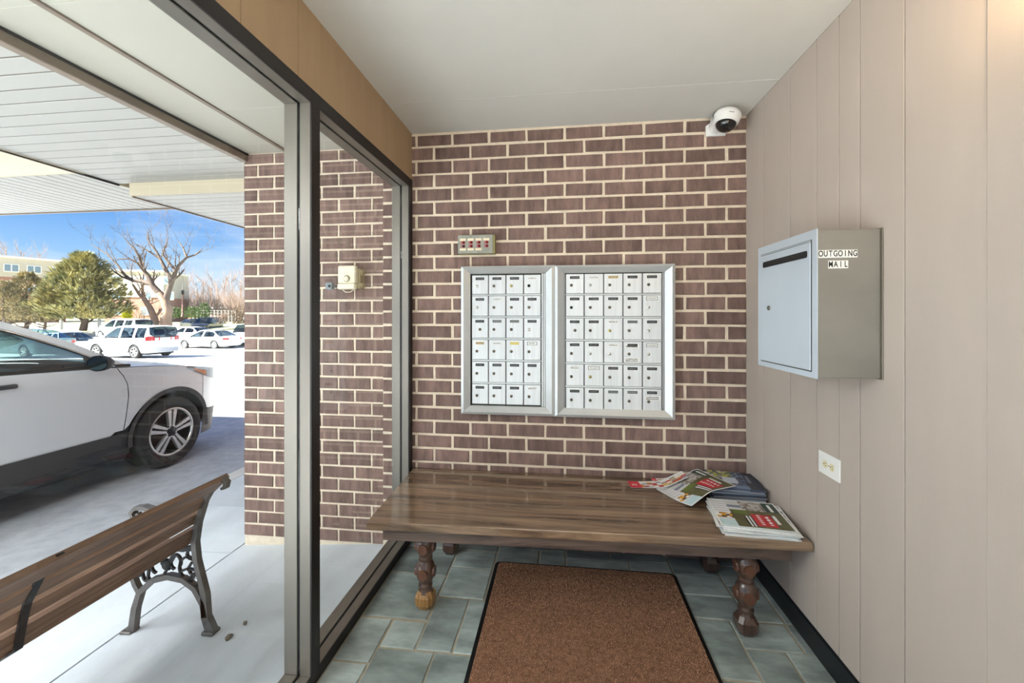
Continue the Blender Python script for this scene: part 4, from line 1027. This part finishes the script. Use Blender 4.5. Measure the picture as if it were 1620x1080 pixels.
        patch('tail_light', M_tail, lr+.004, lr+p.get('tl', .16), p.get('tz0', .72), p.get('tz1', .9), .008, n=6)
        patch('headlight', M_lens, lf-.4, lf-.06, .58, .72, .006)
        zb0 = p.get('tz0', .72)
        MB().cbox(-.17, .17, lr-.03, lr-.008, zb0-.02 if not p.get('hatch') else .82, zb0+.13 if not p.get('hatch') else .96, .004).build('number_plate', M_plate, root)
        def RB(u, v):
            q = 2*u-1; x = q*W*.93; return (x, lr-.04+.16*abs(q)**3, .34+.2*v)
        MB().grid(RB, 12, 3).build('rear_bumper', paint if not p.get('hatch') else mat('grey_bumper', srgb(190, 192, 194), .5), root)
    return tag(root, label, cat, group)

P_white = mat('pearl_white_paint', srgb(206, 208, 213), .35, .1, coat=.35)
P_white2 = mat('white_paint', srgb(236, 236, 236), .35, coat=.5)
P_dark = mat('dark_paint', srgb(44, 50, 58), .3, .3, coat=.6)
P_teal = mat('teal_grey_paint', srgb(86, 108, 110), .3, .3, coat=.6)
P_silver = mat('light_silver_paint', srgb(214, 212, 206), .3, .2, coat=.6)
HERO = dict(W=.925, lf=.91, lr=-3.68, wb=2.66, r=.365, ra=.445, arch_c=.38, nose=.22, tail=-3.2, zmid=.78,
            belt=[(-3.68, 1.16), (-2.9, 1.17), (-1.33, 1.135), (-.58, 1.105), (-.3, 1.085), (.1, 1.045), (.35, .985), (.65, .93), (.91, .88)],
            roof=[(-3.62, 1.16), (-3.35, 1.50), (-3.1, 1.60), (-2.4, 1.665), (-1.75, 1.655), (-1.45, 1.61), (-1.2, 1.535), (-.83, 1.35), (-.56, 1.18), (-.42, 1.09)],
            xr=.62, A=-.42, D=-3.62, rf=-1.45, rb=-3.2, rail=.065, open=[(-3.35, -2.75), (-2.62, -1.62), (-1.50, -.60)], gaps=[])
CAR_Y, CAR_X, ZG = 3.849, -4.05-.925+.02, -.235
build_car('white crossover SUV parked close by on the drive, front wheel in view', HERO, (CAR_X, CAR_Y, ZG), 0, P_white, G_car, True, 'crossover_car')
SUV = dict(W=.90, lf=.86, lr=-3.58, wb=2.62, r=.355, ra=.42, nose=.35, tail=-3.35, zmid=.8, sill=.3, hatch=1, tl=.2, tz0=.95, tz1=1.18, darkback=1,
           belt=[(-3.58, 1.10), (-.5, 1.07), (-.2, 1.05), (.5, .98), (.86, .88)], roof=[(-3.56, 1.10), (-3.42, 1.66), (-3.2, 1.72), (-1.5, 1.74), (-1.2, 1.70), (-.35, 1.08)],
           xr=.68, A=-.35, D=-3.56, rf=-1.25, rb=-3.4, open=[(-3.30, -2.65), (-2.5, -1.68), (-1.56, -.62)], gaps=[-2.6, -1.62, -.55], handles=[-1.75, -2.5])
SED = dict(W=.89, lf=.92, lr=-3.78, wb=2.72, r=.325, ra=.385, nose=.3, tail=-3.3, zmid=.68, tl=.3, tz0=.72, tz1=.86,
           belt=[(-3.78, .90), (-3.4, .97), (-2.6, .95), (-.5, .90), (0, .84), (.6, .74), (.92, .64)], roof=[(-3.2, .97), (-2.45, 1.38), (-2.1, 1.43), (-1.4, 1.45), (-1.15, 1.42), (-.2, .88)],
           xr=.56, A=-.2, D=-3.2, rf=-1.2, rb=-2.35, open=[(-2.72, -1.72), (-1.60, -.55)], gaps=[-2.7, -1.66, -.5], handles=[-1.78, -2.62], rail=.05)
VAN = dict(SUV, lf=1.0, lr=-4.0, wb=2.95, W=.97, roof=[(-3.98, 1.12), (-3.8, 1.76), (-3.5, 1.82), (-1.4, 1.84), (-1.1, 1.8), (-.1, 1.08)], D=-3.98, A=-.1, rf=-1.15, rb=-3.75, tail=-3.7, belt=[(-4.0, 1.12), (-.5, 1.08), (.5, 1.0), (1.0, .85)],
           open=[(-3.6, -2.75), (-2.6, -1.7), (-1.55, -.45)], gaps=[-2.7, -1.65, -.4], handles=[])
PICK = dict(SUV, lf=.95, lr=-4.5, wb=3.4, W=.98, roof=[(-2.3, 1.1), (-2.15, 1.70), (-2.0, 1.76), (-1.3, 1.78), (-1.1, 1.74), (-.35, 1.12)], D=-2.3, A=-.35, rf=-1.2, rb=-2.1, tail=-4.3, belt=[(-4.5, 1.1), (-.5, 1.10), (.5, 1.05), (.95, .95)], open=[(-2.1, -1.65), (-1.55, -.6)], gaps=[-2.3, -1.6, -.5], handles=[], hatch=0)
def heading(cu, cw):                         # rotation about Z so the car's +Y points along cam-right cu, cam-depth cw
    s, c = math.sin(PSI), math.cos(PSI); X = cu*c-cw*s; Y = cu*s+cw*c
    return math.atan2(-X, Y)
def park(label, p, px, py, wdp, cu, cw, paint, gl, name, lat=0., cat='car', dl=0.):
    # (px, py) is where the near rear tyre meets the paving
    q = at(px, py, wdp); rz = heading(cu, cw)
    loc = Matrix.Rotation(rz, 3, 'Z') @ Vector((lat, p['wb'], 0)) + q
    build_car(label, p, loc, rz, paint, gl, False, name, cat)
    return loc
park('white boxy SUV with dark tailgate glass parked in the sunlit lot', SUV, 213, 567, 22, -.98, .2, P_white2, G_dark, 'parked_suv', lat=.85)
park('white sedan with red tail lamps parked right of the white SUV', SED, 339, 552, 32, -.985, .17, P_white2, G_dark, 'parked_sedan', lat=.85)
park('white sedan half hidden behind the crossover roofline', SED, 92, 560, 27, .93, -.36, P_white2, G_dark, 'parked_sedan', lat=.0)
park('white van with dark windows behind the parked white SUV', VAN, 200, 536, 38, -.98, .2, P_white2, G_dark, 'parked_van', lat=.85)
park('white sedan between the SUV tailgate and the dark cars', SED, 306, 541, 40, -.985, .17, P_white2, G_dark, 'parked_sedan', lat=.85)
park('dark saloon parked far back, left of the pair by the fence', SED, 300, 521, 56, .85, -.5, P_dark, G_dark, 'parked_sedan', lat=.0)
park('dark estate car parked far back, right of the pair by the fence', VAN, 336, 524, 54, .25, -.97, P_dark, G_dark, 'parked_van', lat=.0)
park('white pickup cut off by the brick corner', PICK, 392, 543, 38, .5, -.86, P_white2, G_dark, 'pickup_truck', lat=.0, cat='truck')
park('teal grey sedan seen through the crossover side window', SED, 38, 566, 21.5, -.98, .2, P_teal, G_car, 'parked_sedan', lat=.85)

# ------------------------------------------------------------------ far landscape
M_grass = mat('lawn_grass', srgb(164, 162, 122), .9, var=.25, scale=.6, detail=8)
M_bark = mat('grey_bark', srgb(92, 78, 68), .9, var=.3, scale=3, stretch=(1, 1, .3), bump=.4)
M_bark2 = mat('pale_bark', srgb(140, 116, 98), .9, var=.25, scale=3, stretch=(1, 1, .3), bump=.4)
M_twig = mat('twig_brown', srgb(150, 128, 116), .9, var=.2, scale=.5)
M_jun = mat('juniper_green', srgb(92, 102, 72), .85, var=.4, scale=.9, rndv=.1, col2=srgb(184, 172, 110), detail=6)
M_jun2 = mat('juniper_grey', srgb(100, 100, 78), .85, scale=1.6, var=.1, col2=srgb(176, 158, 110), detail=6)
M_shrub = mat('yellow_shrub', srgb(178, 178, 60), .85, var=.25, scale=3)
M_hedge = mat('hedge_green', srgb(88, 110, 60), .85, var=.35, scale=2)
M_siding = mat('beige_siding', srgb(194, 186, 172), .7, var=.05, scale=2)
M_fbrick = mat('far_brick', srgb(158, 118, 104), .85, var=.15, scale=1.2)
M_pane = mat('far_pane', srgb(120, 140, 156), .15, spec=.8)
M_trimw = mat('white_trim', srgb(236, 236, 232), .6)
M_roofg = mat('flat_roof', srgb(150, 146, 140), .8)
def lawnP(u, v):
    wd_ = 47+70*v; a = -1.55+1.5*u; q = at(CX+a*F, CY, wd_); return (q.x, q.y, gz(q.x, q.y)+.05)
struct(MB().grid(lawnP, 30, 20, sm=False).build('lawn', M_grass), 'strip of grass beyond the parking lot')
def foot(px, wd_, dz=0):
    q = at(px, CY, wd_); return Vector((q.x, q.y, gz(q.x, q.y)+dz))
def twigs(m, p, d, ln, r, lev, rg, spread=.6, up=.15, kids=3):
    pts = [p]; rad = [r]; dd = d.normalized(); n = 4
    for i in range(n):
        dd = (dd+Vector((rg.uniform(-.22, .22), rg.uniform(-.22, .22), rg.uniform(-.12, .22)+up*.3))).normalized()
        pts.append(pts[-1]+dd*ln/n); rad.append(r*(1-.6*(i+1)/n))
    m.tube(pts, rad, 5 if lev > 1 else 3, cap=False)
    if lev > 0:
        for k in range(kids):
            i = rg.randint(1, n); q = Vector((rg.uniform(-1, 1), rg.uniform(-1, 1), rg.uniform(-.4, 1)+up)).normalized()
            twigs(m, pts[i], dd*(1-spread)+q*spread, ln*rg.uniform(.45, .75), max(rad[i]*.65, .012), lev-1, rg, spread, up, kids)
# the big bare tree: limbs drawn at its true distance, twigs grown from them
TD = 46
def tl(pts, rads, m, rg, lev=2, every=1, ln=2.2, depth=1.2):
    P = []; off = rg.uniform(-depth, depth)
    for i, (x, y) in enumerate(pts):
        t = i/(len(pts)-1); P.append(at(x, y, TD+off*t))
    m.tube(P, rads, 7, cap=True)
    for i in range(1, len(P)):
        d = (P[i]-P[i-1]).normalized(); side = Vector((rg.uniform(-1, 1), rg.uniform(-.6, .6), rg.uniform(.0, 1)))
        twigs(m, P[i], d*.5+side*.7, ln*rg.uniform(.7, 1.2), max(rads[i]*.45, .02), lev, rg, .6, .2, 3)
rg = random.Random(21)
bt = empty('bare_tree', foot(264, TD)); bt.location.z = at(264, 519, TD).z
m = MB(); inv = Matrix.Translation(-bt.location)
Z2 = lambda u, v: (u/4, 330+v/4)
m.tube([at(*Z2(1048, 745), TD), at(*Z2(1052, 690), TD), at(*Z2(1062, 640), TD), at(*Z2(1045, 585), TD), at(*Z2(1010, 535), TD)], [.62, .52, .48, .40, .36], 10)
trunk = m.build('trunk', M_bark2, None, fixn=False); trunk.parent = bt; trunk.matrix_parent_inverse = inv
limbs = MB()
tl([Z2(1010, 535), Z2(965, 485), Z2(940, 430), Z2(900, 375), Z2(882, 310), Z2(850, 250), Z2(800, 205)], [.34, .3, .25, .18, .14, .09, .05], limbs, rg)
tl([Z2(960, 480), Z2(900, 460), Z2(840, 455), Z2(790, 420), Z2(740, 350), Z2(680, 290), Z2(580, 225)], [.25, .2, .18, .14, .1, .07, .04], limbs, rg)
tl([Z2(930, 420), Z2(880, 350), Z2(820, 315), Z2(740, 320)], [.18, .13, .09, .05], limbs, rg)
tl([Z2(840, 455), Z2(770, 430), Z2(700, 380), Z2(640, 330)], [.14, .1, .07, .04], limbs, rg)
tl([Z2(1045, 590), Z2(1065, 520), Z2(1085, 460), Z2(1110, 400), Z2(1130, 360), Z2(1180, 310), Z2(1240, 290), Z2(1280, 255)], [.36, .3, .27, .2, .16, .12, .08, .04], limbs, rg)
tl([Z2(1085, 450), Z2(1050, 390), Z2(1015, 320), Z2(990, 270), Z2(945, 215), Z2(935, 160)], [.24, .2, .15, .11, .07, .04], limbs, rg)
tl([Z2(1110, 390), Z2(1060, 330), Z2(1030, 290), Z2(1050, 230), Z2(1065, 180)], [.15, .12, .09, .06, .03], limbs, rg)
tl([Z2(1180, 305), Z2(1160, 250), Z2(1130, 205)], [.11, .08, .04], limbs, rg)
tl([Z2(1015, 320), Z2(960, 280), Z2(890, 240), Z2(830, 220)], [.12, .09, .06, .03], limbs, rg)
lo_ = limbs.build('branches', M_bark, None, fixn=False); lo_.parent = bt; lo_.matrix_parent_inverse = inv
tag(bt, 'large bare spreading tree behind the parked white SUV', 'tree')
TD = 47.5
bt2 = empty('bare_tree', foot(246, TD)); bt2.location.z = at(246, 519, TD).z
m = MB(); tl([Z2(985, 740), Z2(975, 690), Z2(950, 630), Z2(915, 575), Z2(880, 540), Z2(840, 480)], [.42, .36, .3, .24, .16, .1], m, rg, 2, ln=2.0)
tl([Z2(915, 575), Z2(900, 520), Z2(905, 470), Z2(880, 410)], [.2, .15, .1, .05], m, rg, 2, ln=1.8)
o = m.build('trunk_and_branches', M_bark2, None, fixn=False); o.parent = bt2; o.matrix_parent_inverse = Matrix.Translation(-bt2.location)
tag(bt2, 'slim leaning bare tree left of the large bare tree', 'tree')
# conifers
def conifer(px, wd_, top_y, base_y, halfw, label, matl, n, seed, prof, lean=0., trunk_h=.16):
    rg = random.Random(seed); b = at(px, base_y, wd_); t = at(px, top_y, wd_); Ht = t.z-b.z; R = halfw*wd_/F
    root = empty('conifer_tree', b); m = MB()
    pr = pl(prof)
    lobes = [(rg.uniform(0, 2*PI), rg.uniform(.15, .95), rg.choice((.55, .65, 1.15, 1.25))) for _ in range(60)]
    for _ in range(n):
        h = trunk_h+(1-trunk_h)*rg.random()**1.15; a = rg.uniform(0, 2*PI)
        k = 1.
        for la, lh, ls in lobes:
            da = abs((a-la+PI) % (2*PI)-PI)
            if da < .32 and abs(h-lh) < .06: k = ls
        rr_ = R*pr(h)*k*(rg.random()**.35)
        c = Vector((rr_*math.cos(a)+lean*h*R, rr_*math.sin(a)*.9, h*Ht))
        d = Vector((math.cos(a), math.sin(a), rg.uniform(.2, 1.0))).normalized(); L_ = rg.uniform(.25, .6)*max(.5, R/3.6)
        for q in range(4):
            d2 = (d+Vector((rg.uniform(-.5, .5), rg.uniform(-.5, .5), rg.uniform(-.3, .5)))).normalized(); s_ = d2.cross(Vector((rg.uniform(-1, 1), rg.uniform(-1, 1), 1))).normalized()*L_*.13
            m.add([c-s_, c+s_, c+d2*L_], [(0, 1, 2)])
    m.build('foliage', matl, root, fixn=False)
    tk = MB(); tk.tube([(0, 0, -.1), (.08*R, 0, Ht*.15), (.02*R, .02, Ht*.5), (lean*R*.7, 0, Ht*.85)], [R*.085, R*.07, R*.05, .03], 7)
    for k in range(7):
        a = rg.uniform(0, 2*PI); h = rg.uniform(.08, .4); tk.tube([(0, 0, Ht*h*.7), (math.cos(a)*R*.35, math.sin(a)*R*.35, Ht*h), (math.cos(a)*R*.7, math.sin(a)*R*.7, Ht*(h+.08))], [R*.04, R*.03, .02], 5)
    tk.build('trunk', M_bark, root, fixn=False)
    return tag(root, label, 'tree')
conifer(131, 44, 402, 521, 60, 'big shaggy juniper tree left of the bare tree', M_jun, 5200, 4, [(0, .3), (.14, .72), (.28, 1.0), (.42, .92), (.6, .74), (.75, .55), (.9, .34), (1, .12)], .05, .14)
conifer(40, 43, 432, 524, 40, 'grey-green scraggly juniper at the left edge', M_jun2, 2600, 5, [(0, .4), (.2, .8), (.5, 1.), (.75, .7), (1, .15)], .1, .16)
conifer(70, 42, 455, 522, 24, 'small scruffy juniper beside the big one', M_jun2, 1300, 6, [(0, .4), (.3, 1.), (.6, .8), (1, .15)], 0, .2)
conifer(4, 41, 445, 522, 34, 'pale ragged juniper cut by the photo edge', M_jun2, 1700, 8, [(0, .4), (.3, 1.), (.6, .8), (1, .15)], 0, .2)
conifer(201, 52, 486, 504, 6, 'small rounded yellow-green shrub by the far building', M_shrub, 700, 9, [(0, .8), (.4, 1.), (.8, .7), (1, .3)], 0, .02)
for i, (px, wdx, ty, by, hw, lb) in enumerate(((276, 60, 487, 503, 10, 'low green hedge bush left of the lamp post'), (303, 60, 486, 503, 12, 'low green hedge bush right of the lamp post'), (323, 58, 480, 505, 9, 'taller bright green bush near the fence'))):
    conifer(px, wdx, ty, by, hw, lb, M_hedge, 700, 12+i, [(0, .8), (.4, 1.), (.8, .8), (1, .4)], 0, .02)['category'] = 'bush'
# far bare woods
wl_n = ['leftmost', 'second', 'third', 'fourth', 'fifth', 'sixth', 'seventh', 'eighth', 'ninth', 'tenth']
for i, (px, ty, wdx) in enumerate(((283, 432, 95), (297, 438, 98), (310, 446, 92), (322, 441, 100), (334, 438, 94), (345, 446, 97), (356, 440, 92), (367, 436, 99), (377, 442, 93), (388, 435, 97))):
    rg = random.Random(60+i); b = foot(px, wdx, -.1); hgt = at(px, ty, wdx).z-b.z; m = MB()
    top = Vector((rg.uniform(-.5, .5), rg.uniform(-.5, .5), hgt)); m.tube([(0, 0, 0), top*.5+Vector((.2, 0, 0)), top], [.2, .13, .04], 5)
    for k in range(17):
        t = rg.uniform(.2, .95); a = rg.uniform(0, 2*PI); twigs(m, top*t, Vector((math.cos(a), math.sin(a), .9)), hgt*.24, .06, 2, rg, .5, .4, 3)
    o = m.build('woodland_tree', M_twig, None, b, fixn=False); tag(o, wl_n[i]+' bare tree from the left in the distant woods', 'tree', 'bare trees of the distant woods')
m = MB(); rg = random.Random(99)
for _ in range(900):
    px = rg.uniform(262, 400); wdx = rg.uniform(78, 90); q = at(px, 498, wdx); twigs(m, q, Vector((rg.uniform(-.5, .5), rg.uniform(-.5, .5), 1)), rg.uniform(1.6, 4.2), .04, 1, rg, .5, .4, 3)
o = m.build('underbrush', M_twig, None, fixn=False); o['kind'] = 'stuff'; tag(o, 'dense leafless underbrush below the distant woods', 'underbrush')
for i, (px, ty, wdx, lb) in enumerate(((10, 392, 110, 'bare tree top above the building at the far left'), (33, 396, 112, 'bare tree top above the building window'), (62, 400, 115, 'bare tree top above the building roof end'))):
    rg = random.Random(160+i); b = at(px, 500, wdx); hgt = at(px, ty, wdx).z-b.z; m = MB(); top = Vector((0, 0, hgt)); m.tube([(0, 0, 0), top], [.3, .05], 5)
    for k in range(16):
        t = rg.uniform(.55, .97); a = rg.uniform(0, 2*PI); twigs(m, top*t, Vector((math.cos(a), math.sin(a), .8)), hgt*.16, .06, 2, rg, .5, .4, 3)
    tag(m.build('roofline_tree', M_twig, None, b, fixn=False), lb, 'tree')
for i, (px, py, wdx, hh, n, lb) in enumerate(((378, 512, 50, 5.2, 60, 'pale leafless shrub beside the brick corner'), (352, 512, 50, 2.2, 26, 'small reddish leafless shrub by the parked pickup'), (222, 512, 54, 3.0, 30, 'bare shrub in front of the far brick building'))):
    rg = random.Random(200+i); b = at(px, py, wdx); m = MB()
    for k in range(n): a = rg.uniform(0, 2*PI); twigs(m, Vector((rg.uniform(-.5, .5), rg.uniform(-.5, .5), 0)), Vector((math.cos(a)*.6, math.sin(a)*.6, 1)), hh*rg.uniform(.4, .7), .03, 1, rg, .4, .4, 3)
    tag(m.build('leafless_shrub', M_bark2, None, b, fixn=False), lb, 'shrub')
# apartment buildings
def block(p0, p1, base_z, split_z, top_z, dep, label, wins):
    a, b = Vector((p0.x, p0.y, 0)), Vector((p1.x, p1.y, 0)); d = (b-a); Ln = d.length; d.normalize(); rz = math.atan2(d.y, d.x)
    root = empty('apartment_building', (a.x, a.y, base_z), rz); z1, z2 = split_z-base_z, top_z-base_z
    MB().box(0, Ln, 0, dep, -3, z1).build('brick_wall', M_fbrick, root); MB().box(-.05, Ln+.05, -.12, dep, z1, z2).build('siding_wall', M_siding, root)
    MB().box(-.3, Ln+.3, -.4, dep, z2, z2+.3).build('roof_edge', M_trimw, root); MB().box(0, Ln, .2, dep, z2+.3, z2+.4).build('roof', M_roofg, root)
    for (x, z, w_, h_) in wins:
        yo = -.12 if z > z1-.1 else 0
        w = MB().box(x, x+w_, yo-.10, yo+.02, z, z+h_).build('window', M_trimw, root)
        for k in range(2): MB().box(x+.12+k*(w_/2-.04), x+w_/2-.08+k*(w_/2-.04), yo-.13, yo-.1, z+.12, z+h_-.12).build('pane', M_pane, w)
    return tag(root, label, 'building')
q0, q1 = at(-140, 404, 62), at(104, 412, 76)
z_t = q1.z; LnA = (Vector((q1.x, q1.y))-Vector((q0.x, q0.y))).length
def along(px):                                   # metres along facade A for a picture column
    best = min(range(400), key=lambda k: abs(px_of(Vector(q0).lerp(q1, k/399))-px)); return LnA*best/399
def px_of(v):
    s, c = math.sin(PSI), math.cos(PSI); return CX+F*(v.x*c+v.y*s)/(-v.x*s+v.y*c)
winA = []
for px in (5, 42, 80, -40, -85):
    x = along(px)
    for z in (8.6, 5.2, 1.9): winA.append((x, z, 1.75, 1.35))
block(q0, q1, .3, 8.05, 11.3, 14, 'long apartment block with beige siding over brick at far left', winA)
q2, q3 = at(166, 420, 70), at(259, 424, 72)
block(q2, q3, .3, 4.6, 9.0, 8, 'shorter apartment block with beige and brick floors behind the bare tree', [(x, z, 1.5, 1.4) for x in (.9, 5.2, 8.6) for z in (6.6, 3.9, 1.2)])
lb0, lb1 = at(268, 484, 84), at(360, 486, 84)
rt = empty('low_building', (lb0.x, lb0.y, .3), math.atan2(lb1.y-lb0.y, lb1.x-lb0.x)); Lb = (lb1-lb0).length
MB().box(0, Lb, 0, 5, -1, 2.5).build('wall', M_siding, rt); MB().box(-.3, Lb+.3, -.4, 5.3, 2.5, 2.95).build('roof', M_trimw, rt)
for k in range(5): MB().box(.8+k*2.2, 2.3+k*2.2, -.06, .02, .4, 1.9).build('door_panel', M_fbrick, rt)
tag(rt, 'low white-roofed garage row before the distant woods', 'building')
# lamp post
lp = empty('lamp_post', at(289, 501, 50))
hL = at(289, 466, 50).z-at(289, 501, 50).z
MB().lathe([(.18, 0), (.18, .25), (.10, .35), (.08, hL*.8), (.07, hL)], 10).build('post', mat('rust_post', srgb(118, 84, 72), .7), lp)
MB().lathe([(.06, hL), (.13, hL+.05), (.18, hL+.4), (.2, hL+.42), (.03, hL+.62), (.02, hL+2.2), (0, hL+2.2)], 10).build('lantern', M_black, lp)
tag(lp, 'lamp post with black lantern right of the bare tree', 'lamp post')
# fence and bollards
fe = empty('fence', foot(312, 64)); fa0, fa1 = at(312, 505, 64), at(400, 506, 64)
n = 16
for k in range(n+1):
    q = fa0.lerp(fa1, k/n)-fe.location; MB().box(-.045, .045, -.045, .045, -.6, 1.5).build('post', M_roofg, fe, q)
for k in range(n):
    for h in (.5, 1.0, 1.4):
        a, b = fa0.lerp(fa1, k/n)-fe.location, fa0.lerp(fa1, (k+1)/n)-fe.location
        MB().tube([a+Vector((0, 0, h)), b+Vector((0, 0, h))], .03, 4).build('rail', M_roofg, fe)
tag(fe, 'grey post and rail fence at the far side of the lot', 'fence')
for i, px in enumerate((43, 61, 97, 157, 181)):
    q = at(px, 517, 46); o = MB().lathe([(.16, -.3), (.16, .85), (.12, .93), (0, .95)], 10).build('bollard', M_trimw, None, q)
    tag(o, ('leftmost', 'second from left', 'middle', 'second from right', 'rightmost')[i]+' of the pale bollards edging the lawn', 'bollard', 'bollards at the lawn edge')

sc_ = empty('assumed_wall_sconce', (XR, .86, 2.12))  # assumed fixture for the warm glow, its form made up
MB().lathe([(0, -.02), (.05, -.02), (.055, -.004), (.055, -.0005)], 20, (0, 0, 0), 'X').build('back_plate', M_brass, sc_)
MB().tube([(-.02, 0, -.02), (-.07, 0, -.07), (-.10, 0, -.075)], .008, 8).build('arm', M_brass, sc_)
MB().lathe([(.03, -.075), (.045, -.07), (.045, -.06), (.02, -.055)], 16, (-.10, 0, 0)).build('cup', M_brass, sc_)
tag(sc_, 'assumed brass wall lamp just beyond the right picture edge', 'lamp')

for i, l in enumerate(WALK_FILL+DRIVE_FILL):  # rims around the added fill lights over walk and drive
    lx, ly = l.data.size/2+.03, l.data.size_y/2+.03; g = empty('fill_light_frame', l.location); zt = .020
    for a in ((-lx, -lx+.03, -ly, ly), (lx-.03, lx, -ly, ly), (-lx+.03, lx-.03, -ly, -ly+.03), (-lx+.03, lx-.03, ly-.03, ly)): MB().box(*a, -.004, zt).build('rim', M_cwhite, g)
    tag(g, 'rim of an added fill light over the walk, out of view' if i < 3 else 'rim of an added fill light over the drive, out of view', 'lamp', 'added fill lights over the walk' if i < 3 else 'added fill lights over the drive')
